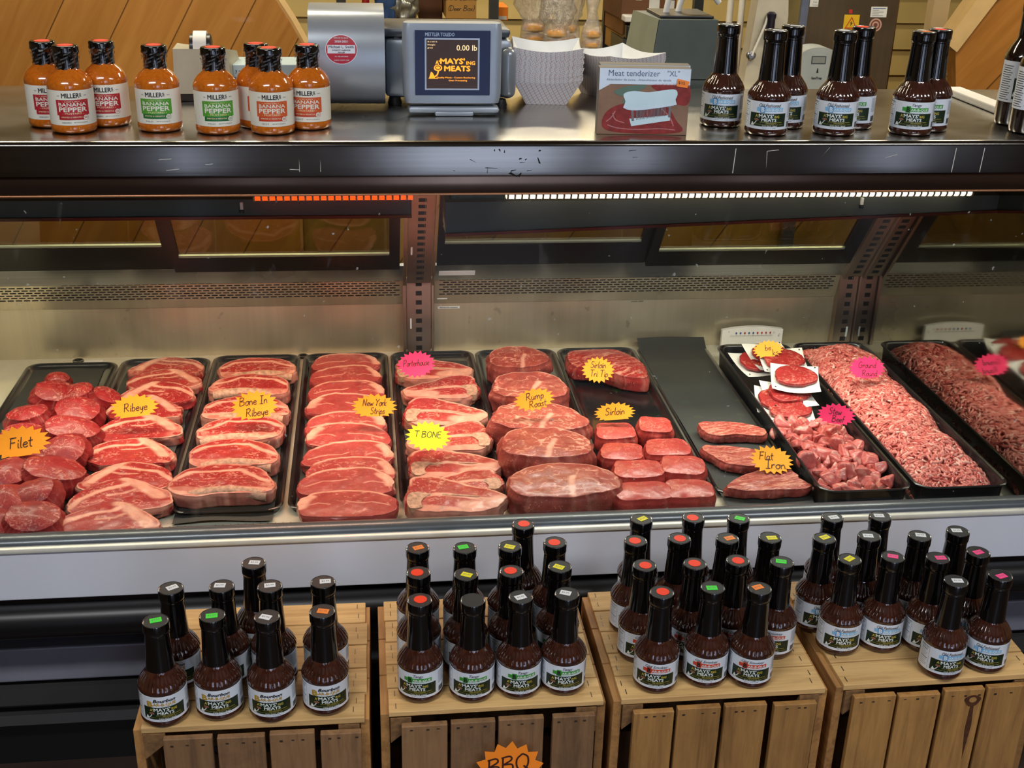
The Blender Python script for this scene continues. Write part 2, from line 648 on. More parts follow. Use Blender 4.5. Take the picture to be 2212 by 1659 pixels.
for k, (x, y) in enumerate(SHOP_LAMPS + PREP_LAMPS):
    t = thing('ceiling_light', ['fluorescent ceiling light over the shop floor, toward the narrow window', 'fluorescent ceiling light over the shop floor, above the old fashioned sauce crate',
                                'fluorescent ceiling light over the preparation room, behind the scale', 'fluorescent ceiling light over the preparation room, near the slicer', 'fluorescent ceiling light over the bagged buns and wire shelf'][k], 'lamp', (x, y, 2.75), group='fluorescent ceiling lights')
    obj('housing', MB().box(-0.63, 0.63, -0.15, 0.15, -0.09, 0, r=0.01), M['fixture'], t)
    obj('diffuser', MB().box(-0.6, 0.6, -0.13, 0.13, -0.12, -0.09), M['lamp_on'], t)

# low plank wall behind the case and the two diagonal-board partitions above the counter


def plank_material(name, a, b, ang, w):
    m, nt, bs = newmat(name)
    v = coords(nt, (1, 1, 1), (0, ang, 0))
    sp = nt.nodes.new('ShaderNodeSeparateXYZ')
    nt.links.new(v, sp.inputs[0])
    dv = nt.nodes.new('ShaderNodeMath'); dv.operation = 'DIVIDE'; dv.inputs[1].default_value = w
    nt.links.new(sp.outputs[0], dv.inputs[0])
    fr = nt.nodes.new('ShaderNodeMath'); fr.operation = 'FRACT'
    nt.links.new(dv.outputs[0], fr.inputs[0])
    fl = nt.nodes.new('ShaderNodeMath'); fl.operation = 'FLOOR'
    nt.links.new(dv.outputs[0], fl.inputs[0])
    wn = nt.nodes.new('ShaderNodeTexWhiteNoise'); wn.noise_dimensions = '1D'
    nt.links.new(fl.outputs[0], wn.inputs[1])
    vm = nt.nodes.new('ShaderNodeVectorMath'); vm.operation = 'MULTIPLY'
    nt.links.new(v, vm.inputs[0]); vm.inputs[1].default_value = (26, 26, 2.2)
    va = nt.nodes.new('ShaderNodeVectorMath'); va.operation = 'ADD'
    nt.links.new(vm.outputs[0], va.inputs[0]); nt.links.new(wn.outputs[1], va.inputs[1])
    n = noise(nt, va.outputs[0], 1.0, 4, 0.6, 0.5)
    c = ramp(nt, n, [(0.3, lin(a)), (0.7, lin(b))])
    tone = nt.nodes.new('ShaderNodeMapRange'); tone.inputs['To Min'].default_value = 0.88; tone.inputs['To Max'].default_value = 1.1
    nt.links.new(wn.outputs[0], tone.inputs[0])
    hv = nt.nodes.new('ShaderNodeHueSaturation')
    nt.links.new(tone.outputs[0], hv.inputs['Value']); nt.links.new(c, hv.inputs['Color'])
    g = ramp(nt, fr.outputs[0], [(0.0, (1, 1, 1)), (0.022, (0, 0, 0)), (0.985, (0, 0, 0)), (1.0, (1, 1, 1))])
    kn = noise(nt, v, 9.0, 2, 0.5)
    c2 = mixc(nt, ramp(nt, kn, [(0.76, (0, 0, 0)), (0.79, (0.7,) * 3)]), hv.outputs[0], lin('#5a3414'))
    c2 = mixc(nt, g, c2, lin('#3b2208'))
    nt.links.new(c2, bs.inputs['Base Color'])
    bs.inputs['Roughness'].default_value = 0.32
    bs.inputs['Coat Weight'].default_value = 0.15
    return m


M['planks'] = plank_material('diagonal_planks', '#a46c2d', '#bc8542', math.radians(-30), 0.15)
M['planks_low'] = plank_material('low_planks', '#8d6b34', '#a9823f', math.radians(-34), 0.20)
M['planks_right'] = plank_material('diagonal_planks_right', '#9c6426', '#b67c38', math.radians(-40), 0.20)
M['plank_edge'] = plain('plank_edge', '#d5b277', 0.5)
# left partition: its far edge leans away from the counter
def xz(p):
    return (p[0], p[2])


PL = [xz((-0.1956, 3.6000, 0.7544)), xz((-0.1801, 3.6000, 1.0948)), xz((-0.1743, 3.6000, 1.1651)), xz((-0.2078, 3.6000, 1.2288)), xz((-0.2435, 3.6000, 1.2864)), xz((-0.3865, 3.6000, 1.5031))]
o = struct('wall_left_partition', MB().prism([(-2.4, 0.0), (PL[0][0], 0.0)] + PL + [(-2.4, PL[-1][1])], 3.60, 3.66, axis='y'), M['planks'])
tr = MB()
tr.tube([(x + .010, 3.62, z) for x, z in PL], 0.014, 6)
struct('trim_1', tr, M['plank_edge'])
PR = [xz((2.1197, 3.6000, 1.5248)), xz((1.8995, 3.6000, 1.3115)), xz((1.8004, 3.6000, 1.1583)), xz((1.8513, 3.6000, 0.8913))]
o = struct('wall_right_partition', MB().prism([(PR[-1][0], 0.0), (3.2, 0.0), (3.2, PR[0][1])] + PR, 3.60, 3.66, axis='y'), M['planks_right'])
tr = MB()
e0, e1, e2 = xz((2.0411, 3.6000, 1.5234)), xz((1.8348, 3.6000, 1.3107)), xz((1.7599, 3.6000, 1.1855))
tr.prism([PR[2], PR[1], PR[0], e0, e1, e2][::-1], 3.59, 3.67, axis='y')
struct('trim_2', tr, M['plank_edge'])
struct('wall_low', MB().box(PL[0][0] - .05, PR[-1][0] + .05, 3.615, 3.655, 0, 1.0), M['planks_low'])

# ------------------------------------------------------------------ the display case
CX0, CX1, CM = -1.30, 1.50, 1.276
OFF = (0.0, 2.4, 0.0)
case = thing('display_case', 'long glass fronted refrigerated meat case with steel counter top and white front panel', 'display case', OFF)
NEG = (-OFF[0], -OFF[1], -OFF[2])


def cp(name, mb, mats, smooth=None, parent=None):
    if parent is None:
        return obj(name, mb, mats, case, smooth, loc=NEG)
    return obj(name, mb, mats, parent, smooth)


YF = 1.905
# counter top with its rolled front edge and fascia
prof = [(2.40, 1.25)]
prof += [(YF + 0.010 - 0.010 * math.sin(a), 1.240 + 0.010 * math.cos(a)) for a in np.linspace(0, PI / 2, 7)]
prof += [(YF, 1.196), (YF + 0.004, 1.194), (YF + 0.03, 1.194), (YF + 0.03, 1.215), (2.40, 1.215)]
ct = MB().prism(prof[::-1], CX0 - 0.1, CX1, axis='x')
# scuffs and tape remains on the fascia
rs = random.Random(5)


def scuff(x, z, l, a, w):
    d = np.array([math.cos(a), 0, math.sin(a)]) * l / 2
    n = np.array([-math.sin(a), 0, math.cos(a)]) * w / 2
    c = np.array([x, YF - 0.0004, z])
    ct.add([c - d - n, c + d * 0.8 - n * 0.3, c + d + n * 0.5, c - d * 0.7 + n], [[0, 1, 2, 3]], 1)


for x, z, l, a, w in [(.205, 1.236, .004, 1.4, .002), (.213, 1.236, .005, -1.2, .003), (.221, 1.234, .005, 1.5, .002), (.247, 1.222, .005, .1, .003), (.256, 1.221, .004, .5, .002), (.250, 1.216, .009, 0, .001),
                      (.278, 1.235, .004, .0, .003), (.277, 1.219, .012, 1.9, .003), (.20, 1.207, .022, -.06, .0012), (.236, 1.203, .010, .2, .002), (.236, 1.196, .016, -.5, .004), (.247, 1.196, .008, .9, .004),
                      (.262, 1.203, .009, .1, .001), (.170, 1.219, .012, -.5, .001), (.194, 1.203, .010, 1.5, .001), (.43, 1.235, .014, .1, .001), (.435, 1.224, .010, 0, .0008), (.14, 1.203, .003, 0, .001)]:
    scuff(x, z, l, a, w)
for x, l in [(.98, .055), (1.03, .055), (.60, .055)]:
    ct.add([[x, YF - .0005, 1.197], [x + .0012, YF - .0005, 1.197], [x + .0030, YF - .0005, 1.238], [x + .0018, YF - .0005, 1.238]], [[0, 1, 2, 3]], 2)
for x0, z0, x1, z1 in [(-.105, 1.202, -.1045, 1.223), (-.072, 1.202, -.0712, 1.223), (-.12, 1.206, -.105, 1.206), (.655, 1.233, .675, 1.236), (.655, 1.233, .657, 1.205), (.75, 1.225, .762, 1.240), (.86, 1.222, .88, 1.228),
                       (-.32, 1.222, -.30, 1.224), (-.31, 1.205, -.29, 1.208), (-.25, 1.214, -.238, 1.216)]:
    ct.add([[x0, YF - .0005, z0], [x1, YF - .0005, z1 - .0008], [x1, YF - .0005, z1], [x0 + .0008, YF - .0005, z0 + .0008]], [[0, 1, 2, 3]], 2)
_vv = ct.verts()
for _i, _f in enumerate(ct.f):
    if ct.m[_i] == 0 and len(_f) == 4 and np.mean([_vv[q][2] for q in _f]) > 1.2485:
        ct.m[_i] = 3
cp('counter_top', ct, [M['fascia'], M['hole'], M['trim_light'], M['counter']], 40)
cp('glass_rail', MB().box(CX0, CX1, 1.912, 1.926, 1.164, 1.194, r=0.003), M['bronze'], 40)
cp('rail_lip', MB().box(CX0, CX1, 1.9115, 1.928, 1.161, 1.1645, r=0.001), plain('copper_lip', '#b5805a', 0.3, 0.8))
cp('front_glass', MB().box(CX0, CX1, 1.928, 1.934, 0.548, 1.19), M['glass'])
# sill, white panel, bumper and base
sp = [(1.955, 0.500), (1.955, 0.538), (1.945, 0.545), (1.925, 0.553), (1.912, 0.551), (1.905, 0.546), (1.903, 0.538), (1.903, 0.500)]
cp('sill', MB().prism(sp, CX0, CX1, axis='x'), M['sill'], 50)
cp('panel_trim', MB().box(CX0, CX1, 1.893, 1.91, 0.531, 0.541, r=0.003), M['trim_light'], 40)
cp('front_panel', MB().box(CX0, CX1, 1.898, 1.914, 0.434, 0.532, r=0.002), M['white_panel'])
cp('bumper_rail', MB().prism([(1.885 + 0.03 * math.cos(a), 0.398 + 0.032 * math.sin(a)) for a in np.linspace(0, 2 * PI, 18, endpoint=False)], CX0, CX1, axis='x'), M['black_gloss'], 60)
cp('recess_panel', MB().box(CX0, CX1, 1.99, 2.01, 0.28, 0.50), M['black_plastic'])
cp('lower_panel', MB().box(CX0, CX1, 1.955, 1.99, 0.215, 0.29, r=0.004), M['grey_panel'])
km = MB()
km.prism([(1.985, 0.205), (1.955, 0.200), (1.950, 0.165), (1.965, 0.150), (1.985, 0.148)], CX0, CX1, axis='x')
km.prism([(1.985, 0.140), (1.958, 0.136), (1.950, 0.118), (1.985, 0.112)], CX0, CX1, axis='x')
cp('kick_moulding', km, M['moulding'], 30)
cp('kick_plate', MB().box(CX0, CX1, 1.985, 2.02, 0.0, 0.215), M['black_plastic'])
cp('case_body', MB().box(CX0, CX1, 2.02, 2.93, 0.06, 0.44), M['black_plastic'])
# deck
dk = MB()
dk.box(CX0, CM, 1.955, 2.90, 0.47, 0.497)
for x in np.arange(CX0 + 0.02, CM, 0.014):
    if (x - CX0) % 0.2 < 0.15:
        dk.box(x, x + 0.0012, 1.985, 2.03, 0.4968, 0.4974, mat=1)
cp('deck', dk, [M['deck_steel'], M['hole']])
for x, y in [(-0.72, 2.862), (-0.17, 2.862)]:
    cp('drain_plug', MB().lathe([(0.004, 0.497), (0.013, 0.497), (0.013, 0.502), (0.009, 0.503), (0.008, 0.499)], 20, loc=(x, y, 0)), M['black_plastic'], 30)
cp('deck_label', MB().box(-0.735, -0.66, 2.855, 2.87, 0.497, 0.4985), M['paper_white'])
# back: lower panel, vent panel with slots, ledge, sliding doors, per bay
E_S = np.array([0, -0.593, 0.805])                       # up the slanted door plane
O_S = np.array([0, 2.86, 0.70])
N_S = np.array([0, -0.805, -0.593])                      # towards the shopper


def slab(mb, x0, x1, l0, l1, n0, n1, mat=0, skew=0.0):
    """box in door-plane coordinates; skew shifts x with l"""
    v = []
    for n in (n0, n1):
        for x, l in ((x0, l0), (x1, l0), (x1 + skew, l1), (x0 + skew, l1)):
            v.append(O_S + np.array([x, 0, 0]) + E_S * l + N_S * n)
    mb.add(v, [[0, 1, 2, 3][::-1], [4, 5, 6, 7], [0, 1, 5, 4], [1, 2, 6, 5], [2, 3, 7, 6], [3, 0, 4, 7]], mat)


BAYS = [(CX0, 0.084), (0.163, 1.222)]
for k, (a, b) in enumerate(BAYS):
    cp('back_panel', MB().box(a, b, 2.887, 2.90, 0.497, 0.627), M['case_steel'])
    vp_ = MB()
    y0, y1 = 2.884, 2.861
    vp_.add([[a, y0, .628], [b, y0, .628], [b, y1, .70], [a, y1, .70], [a, y0 + .012, .628], [b, y0 + .012, .628], [b, y1 + .012, .70], [a, y1 + .012, .70]],
            [[0, 1, 2, 3], [5, 4, 7, 6], [0, 4, 5, 1], [3, 2, 6, 7], [0, 3, 7, 4], [1, 5, 6, 2]], 0)
    for r in range(7):
        z = 0.6535 + r * 0.0070
        x = a + 0.012 + (r % 2) * 0.0095
        while x + 0.0145 < b - 0.008:
            if not (r >= 6 and (x - a) % 0.55 > 0.36):
                yy = y0 + (y1 - y0) * (z - .628) / .072 - 0.0006
                vp_.add([[x, yy, z], [x + .0145, yy, z], [x + .0145, yy - .0008, z + .0031], [x, yy - .0008, z + .0031]], [[0, 1, 2, 3]], 1)
            x += 0.019
    cp('vent_panel', vp_, [M['case_steel'], M['hole']])
    lg = MB()
    slab(lg, a, b, 0.001, 0.064, -0.004, 0.004)
    cp('ledge', lg, M['steel'])
    # sliding doors
    if k == 0:
        doors = [(-1.28, -0.457, 0.0, 0.30), (-0.457, 0.075, 0.012, 0.30)]
        panes = [(-1.22, -0.476, 0.150), (-0.440, 0.050, 0.122)]
    else:
        doors = [(0.165, 0.685, 0.0, 0.3), (0.685, 1.215, 0.012, 0.3)]
        panes = [(0.182, 0.660, 0.147), (0.707, 1.180, 0.124)]
    for (x0, x1, n, top), (p0, p1, l0) in zip(doors, panes):
        fr = MB()
        slab(fr, x0, x1, 0.066, l0, n - 0.008, n + 0.004)
        slab(fr, x0, p0, l0, 0.50, n - 0.008, n + 0.004)
        slab(fr, p1, x1, l0, 0.50, n - 0.008, n + 0.004)
        slab(fr, p0, p1, 0.44, 0.50, n - 0.008, n + 0.004)
        d = cp('sliding_door', fr, M['door_black'])
        g = MB()
        slab(g, p0, p1, l0, 0.44, n - 0.004, n - 0.001)
        obj('door_pane', g, M['door_glass'], d)
        e = MB()
        slab(e, p0, p1, l0 + 0.004, l0 + 0.010, n - 0.0005, n + 0.0045)
        obj('door_edge', e, plain('door_edge_light', '#80877c', 0.3, 0.5), d)
# pilasters with shelf slots
M['pil'] = steel('pilaster_steel', '#b8a99a', 0.42, (60, 60, 3), 0.08)
for xc, w in ((0.1235, 0.030), (1.250, 0.021)):
    pm = MB()
    pm.box(xc - w, xc + w, 2.868, 2.884, 0.497, 0.700)
    pm.box(xc - w - 0.010, xc - w - 0.002, 2.860, 2.884, 0.497, 0.700)
    pm.box(xc + w + 0.002, xc + w + 0.007, 2.860, 2.884, 0.497, 0.700)
    for q in range(8):
        z = 0.508 + q * 0.0245
        pm.box(xc - 0.0075, xc + 0.0075, 2.8674, 2.868, z, z + 0.012, mat=1)
    slab(pm, xc - w, xc + w, 0.002, 0.46, 0.000, 0.012)
    slab(pm, xc - w - 0.010, xc - w - 0.002, 0.002, 0.46, 0.000, 0.020)
    slab(pm, xc + w + 0.002, xc + w + 0.007, 0.002, 0.46, 0.000, 0.020)
    for q in range(16):
        l = 0.016 + q * 0.0235
        slab(pm, xc - 0.0075, xc + 0.0075, l, l + 0.0115, 0.0120, 0.0126, 1)
        slab(pm, xc + 0.0085, xc + 0.0105, l, l + 0.0115, 0.0120, 0.0126, 1)
    cp('pilaster', pm, [M['pil'], M['hole']])
# little stickers on the back
M['sticker_paper'] = plain('small_sticker', '#c3ced2', 0.5)
for b6 in ((0.172, 0.228, 2.8862, 2.8870, 0.612, 0.618), (0.170, 0.196, 2.879, 2.8795, 0.640, 0.643), (0.101, 0.105, 2.8672, 2.868, 0.566, 0.594), (1.256, 1.261, 2.8672, 2.868, 0.520, 0.548)):
    q = MB().box(*b6)
    cp('sticker', q, [M['sticker_paper'], M['hole']])
for a6 in ((0.172, 0.262, 0.022, 0.040, 0.004, 0.0046), (0.101, 0.105, 0.120, 0.150, 0.012, 0.0126)):
    q = MB()
    slab(q, *a6)
    cp('sticker', q, M['sticker_paper'])
# lamp housings and lenses under the counter
lh = MB()
for (x0, x1, zl, zr, hl, hr) in ((CX0, 0.085, 1.064, 1.064, 0.032, 0.032), (0.150, CM, 1.056, 1.062, 0.062, 0.030)):
    v = []
    for y, dz in ((2.262, 0.0), (2.34, 0.004)):
        v += [[x0, y, zl - hl + dz], [x1, y, zr - hr + dz], [x1, y, zr + dz], [x0, y, zl + dz]]
    h = MB().add(v, [[0, 1, 2, 3], [5, 4, 7, 6], [0, 4, 5, 1], [3, 2, 6, 7], [0, 3, 7, 4], [1, 5, 6, 2]])
    ho = cp('lamp_housing', h, M['dark_metal'])
    lip = MB().add([[p[0], p[1] - 0.001, p[2]] for p in ([x0, 2.26, zl - hl - 0.006], [x1, 2.26, zr - hr - 0.006], [x1, 2.256, zr - hr + 0.001], [x0, 2.256, zl - hl + 0.001])] +
                   [[x0, 2.34, zl - hl - 0.006], [x1, 2.34, zr - hr - 0.006]], [[0, 1, 2, 3], [0, 4, 5, 1]])
    obj('housing_lip', lip, plain('housing_lip_red', '#3a1c18', 0.3, 0.5), ho)
    cx = -0.235 if x0 < 0 else 0.985
    obj('clip', MB().box(cx - 0.003, cx + 0.003, 2.256, 2.262, 1.045, 1.060, r=0.001).box(cx - 0.004, cx + 0.004, 2.254, 2.261, 1.038, 1.046, mat=1, r=0.002), [M['fixture'], M['black_plastic']], ho)
M['lens_rib'] = plain('lens_rib', '#8f8b7a', 0.4)
for (x0, x1, mt) in ((-0.21, 0.086, 'lens_orange'), (0.265, 1.20, 'lens_white')):
    l_ = MB()
    l_.prism([(2.240 + 0.016 * math.cos(a), 1.0775 + 0.0095 * math.sin(a)) for a in np.linspace(0, 2 * PI, 14, endpoint=False)], x0, x1, axis='x')
    lo = cp('lamp_lens', l_, M[mt], 60)
    rb = MB()
    for x in np.arange(x0, x1, 0.0135):
        rb.prism([(2.240 + 0.0172 * math.cos(a), 1.0775 + 0.0107 * math.sin(a)) for a in np.linspace(0, 2 * PI, 10, endpoint=False)], x, x + 0.0035, axis='x')
    obj('lens_ribs', rb, M['lens_rib'], lo)
sock = MB().box(0.155, 0.262, 2.225, 2.25, 1.070, 1.090, r=0.004)
cp('lamp_socket', sock, glassy('socket_glass', (0.7, 0.85, 0.8), 1.0))
cp('case_ceiling', MB().box(CX0, CX1, 1.94, 2.40, 1.195, 1.214), M['dark_metal'])
cp('rear_rail', MB().box(CX0, CX1, 2.33, 2.42, 1.10, 1.214), M['dark_metal'])
# mirrored end wall on the right, plain end wall on the left
mm, nt_, bs_ = newmat('tinted_mirror')
bs_.inputs['Base Color'].default_value = (0.36, 0.35, 0.31, 1)
bs_.inputs['Metallic'].default_value = 1.0
nt_.links.new(ramp(nt_, noise(nt_, coords(nt_, (9, 9, 9)), 1.0, 5, 0.7), [(0.3, (0.02,) * 3), (0.75, (0.09,) * 3)]), bs_.inputs['Roughness'])
endp = [(1.936, 0.497), (2.884, 0.497), (2.861, 0.70), (2.55, 1.12), (2.40, 1.194), (1.936, 1.194)]
cp('mirror_end', MB().prism(endp, CM, CM + 0.02, axis='x'), mm)
cp('end_wall', MB().prism(endp, CX0 - 0.02, CX0, axis='x'), M['case_steel'])

# ------------------------------------------------------------------ lettering
_TC = {}


def printed(s, bold=0.0, shear=0.0, res=2):
    """triangles of a printed word with the built-in face: (verts 2-D, tris), cap height about 0.7"""
    key = (s, bold, shear)
    if key in _TC:
        return _TC[key]
    cu = bpy.data.curves.new('lettering', 'FONT')
    cu.body = s
    cu.offset = bold
    cu.shear = shear
    cu.resolution_u = res
    o = bpy.data.objects.new('lettering', cu)
    COL.objects.link(o)
    dg = bpy.context.evaluated_depsgraph_get()
    me = bpy.data.meshes.new_from_object(o.evaluated_get(dg))
    v = np.array([w.co[:2] for w in me.vertices]) if len(me.vertices) else np.zeros((0, 2))
    f = [list(p.vertices) for p in me.polygons]
    bpy.data.objects.remove(o)
    bpy.data.curves.remove(cu)
    bpy.data.meshes.remove(me)
    _TC[key] = (v, f)
    return v, f


def put_text(mb, mapf, s, cx, cy, w, h, mat, bold=0.0, shear=0.0, lift=1.0, slope=0.0):
    """centre a word in the box w x h (surface units) and send it through mapf(x, y, lift)"""
    v, f = printed(s, 0.0, shear)
    if not len(v):
        return
    lo, hi = v.min(0), v.max(0)
    sx, sy = w / (hi[0] - lo[0]), h / (hi[1] - lo[1])
    if w <= 0:
        sx = sy
    if h <= 0:
        sy = sx
    p = (v - (lo + hi) / 2) * [sx, sy]
    p[:, 1] += p[:, 0] * slope
    p += [cx, cy]
    # finer faces are not needed: letters are narrow against the bottle's radius
    d = bold * sy * 1.1
    for k, (ox, oy) in enumerate([(0, 0)] if bold < .008 else [(-d, 0), (d, 0), (0, d), (0, -d)]):
        mb.add(mapf(p[:, 0] + ox, p[:, 1] + oy, lift + .18 * k), f, mat)


def put_rect(mb, mapf, x0, x1, y0, y1, mat, lift=1.0, nx=10, zig=0):
    xs_ = np.linspace(x0, x1, nx + 1)
    top = np.full(nx + 1, y1)
    if zig:
        top[1::2] -= zig
    X = np.concatenate([xs_, xs_]); Y = np.concatenate([np.full(nx + 1, y0), top])
    mb.add(mapf(X, Y, lift), [[i, i + 1, nx + 2 + i, nx + 1 + i] for i in range(nx)], mat)


def put_poly(mb, mapf, pts, mat, lift=1.0):
    p = np.array(pts, float)
    mb.add(mapf(p[:, 0], p[:, 1], lift), [list(range(len(p)))], mat)


def put_disc(mb, mapf, cx, cy, rx, ry, mat, lift=1.0, n=20):
    a = np.arange(n) * 2 * PI / n
    put_poly(mb, mapf, np.stack([cx + rx * np.cos(a), cy + ry * np.sin(a)], 1), mat, lift)


def put_line(mb, mapf, pts, w, mat, lift=1.0):
    p = np.array(pts, float)
    t = np.gradient(p, axis=0)
    t /= np.linalg.norm(t, axis=1)[:, None] + 1e-9
    n = np.stack([-t[:, 1], t[:, 0]], 1) * w / 2
    q = np.vstack([p - n, p + n])
    k = len(p)
    mb.add(mapf(q[:, 0], q[:, 1], lift), [[i, i + 1, k + i + 1, k + i] for i in range(k - 1)], mat)


def cyl(R):
    return lambda x, y, l: np.stack([(R + l * 0.00018) * np.sin(np.asarray(x) / R), -(R + l * 0.00018) * np.cos(np.asarray(x) / R), np.asarray(y)], 1)


def flat_front(y0, x0=0.0, z0=0.0):
    return lambda x, y, l: np.stack([np.asarray(x) + x0, np.full(len(x), y0 - l * 0.0002), np.asarray(y) + z0], 1)


_wr = MB()
put_text(_wr, flat_front(2.8860), "REMOVE FOR CLEANING", 0.200, 0.615, 0.046, 0.0030, 0, .02)
put_text(_wr, flat_front(2.8868), "LOAD LIMIT", 0.690, 0.6225, 0.032, 0.0034, 0, .02)
for _x in (0.668, 0.674, 0.690, 0.697, 0.708):
    put_line(_wr, flat_front(2.8825), [(_x, .6345), (_x + .002, .6415)], .0014, 0)
cp('printed_marks', _wr, M['hole'])

# a hand-lettered alphabet: strokes on a baseline of 0, x-height 0.5, capitals 1.0; (advance, strokes)
HW = {
    'A': (.7, [[(0, 0), (.3, 1), (.6, 0)], [(.1, .35), (.5, .35)]]),
    'B': (.66, [[(.05, 0), (.08, 1)], [(.0, .95), (.4, .98), (.48, .75), (.1, .52)], [(.1, .52), (.5, .45), (.52, .12), (.25, .0), (0, .04)]]),
    'C': (.62, [[(.55, .85), (.3, 1), (.05, .6), (.1, .15), (.35, 0), (.58, .15)]]),
    'E': (.55, [[(.45, 1), (.05, .97), (.05, .03), (.48, 0)], [(.05, .52), (.38, .55)]]),
    'F': (.55, [[(.05, 0), (.08, .95)], [(.0, .95), (.5, 1)], [(.07, .52), (.4, .55)]]),
    'G': (.7, [[(.55, .85), (.3, 1), (.05, .6), (.1, .12), (.4, 0), (.58, .2), (.58, .42)], [(.35, .42), (.66, .44)]]),
    'I': (.45, [[(.2, 0), (.22, 1)], [(.02, 1), (.42, 1)], [(0, 0), (.4, 0)]]),
    'N': (.7, [[(.05, 0), (.07, 1)], [(.07, 1), (.52, .02)], [(.52, .02), (.56, 1)]]),
    'O': (.72, [[(.35, 1), (.08, .7), (.1, .2), (.35, 0), (.6, .25), (.6, .75), (.35, 1)]]),
    'P': (.6, [[(.07, 0), (.08, .98)], [(.0, .95), (.4, 1), (.5, .75), (.35, .5), (.08, .48)]]),
    'Q': (.74, [[(.35, 1), (.08, .7), (.1, .2), (.35, 0), (.6, .25), (.6, .75), (.35, 1)], [(.4, .25), (.7, -.1)]]),
    'R': (.64, [[(.06, 0), (.08, .98)], [(.0, .95), (.38, 1), (.46, .75), (.3, .52), (.08, .5)], [(.2, .5), (.56, 0)]]),
    'S': (.58, [[(.5, .86), (.3, 1), (.08, .8), (.2, .55), (.42, .42), (.45, .15), (.22, 0), (.02, .14)]]),
    'T': (.64, [[(.3, 0), (.32, .98)], [(0, .97), (.62, 1)]]),
    'Y': (.6, [[(.02, 1), (.28, .55)], [(.58, 1), (.25, .5), (.2, 0)]]),
    'W': (.8, [[(0, 1), (.18, 0), (.38, .7), (.56, 0), (.76, 1)]]),
    'a': (.46, [[(.36, .45), (.16, .5), (.04, .22), (.16, 0), (.34, .2), (.37, .5)], [(.37, .5), (.36, .1), (.46, .02)]]),
    'b': (.44, [[(.06, 1), (.05, .05)], [(.05, .3), (.22, .48), (.38, .25), (.22, 0), (.05, .08)]]),
    'd': (.48, [[(.36, .42), (.16, .48), (.04, .22), (.16, 0), (.36, .2)], [(.38, 1), (.37, .1), (.46, .02)]]),
    'e': (.42, [[(.05, .25), (.34, .3), (.28, .48), (.1, .42), (.05, .15), (.2, 0), (.4, .1)]]),
    'f': (.36, [[(.36, .9), (.22, 1), (.16, .7), (.14, 0)], [(0, .5), (.32, .52)]]),
    'h': (.46, [[(.06, 1), (.05, 0)], [(.05, .28), (.2, .5), (.34, .35), (.36, 0)]]),
    'i': (.2, [[(.08, .48), (.09, .06), (.18, .02)], [(.09, .66), (.1, .7)]]),
    'k': (.42, [[(.06, 1), (.05, 0)], [(.34, .5), (.08, .24), (.38, 0)]]),
    'l': (.22, [[(.1, 1), (.08, .1), (.2, .02)]]),
    'm': (.66, [[(.05, .48), (.05, 0)], [(.05, .28), (.18, .5), (.28, .35), (.28, 0)], [(.28, .28), (.42, .5), (.54, .35), (.56, 0)]]),
    'n': (.46, [[(.05, .48), (.05, 0)], [(.05, .28), (.2, .5), (.34, .35), (.38, .02)]]),
    'o': (.44, [[(.2, .5), (.05, .3), (.1, .05), (.25, 0), (.38, .2), (.34, .42), (.2, .5), (.44, .46)]]),
    'p': (.44, [[(.06, .48), (.04, -.35)], [(.05, .28), (.22, .5), (.38, .25), (.22, 0), (.05, .1)]]),
    'r': (.36, [[(.06, .48), (.06, 0)], [(.06, .26), (.18, .46), (.34, .46)]]),
    's': (.36, [[(.32, .42), (.16, .5), (.08, .36), (.26, .22), (.28, .06), (.12, 0), (.0, .08)]]),
    't': (.36, [[(.16, .9), (.15, .1), (.3, .02)], [(0, .56), (.34, .6)]]),
    'u': (.46, [[(.05, .48), (.06, .1), (.2, 0), (.34, .2)], [(.36, .48), (.36, .08), (.46, .02)]]),
    'w': (.6, [[(.03, .48), (.14, 0), (.28, .4), (.4, 0), (.54, .5)]]),
    'y': (.44, [[(.04, .48), (.1, .15), (.24, .1), (.36, .48)], [(.36, .48), (.3, -.2), (.1, -.35)]]),
    'D': (.64, [[(.06, 0), (.08, .98)], [(.0, .96), (.4, .9), (.54, .5), (.4, .1), (.02, .02)]]),
    'x': (.42, [[(.04, .48), (.36, 0)], [(.36, .48), (.02, 0)]]),
    '(': (.26, [[(.2, 1.05), (.05, .5), (.2, -.1)]]),
    ')': (.26, [[(.05, 1.05), (.2, .5), (.05, -.1)]]),
    ' ': (.32, []),
}


def handwrite(mb, mapf, s, cx, cy, h, mat, slant=0.12, w=0.07, stretch=1.0, lift=1.0):
    tot = sum(HW[c][0] for c in s) * h * stretch
    x = cx - tot / 2
    for c in s:
        adv, strokes = HW[c]
        for st in strokes:
            p = np.array(st, float)
            if len(p) > 2:
                p = spline(p, 4 * len(p), closed=False)
            elif len(p) == 2 and np.linalg.norm(p[1] - p[0]) < 0.1:
                p = np.array([p[0] - [0.03, 0.03], p[1] + [0.03, 0.03]])
            q = np.stack([x + (p[:, 0] * stretch + p[:, 1] * slant) * h, cy + (p[:, 1] - 0.45) * h], 1)
            put_line(mb, mapf, q, w * h, mat, lift)
        x += adv * h * stretch


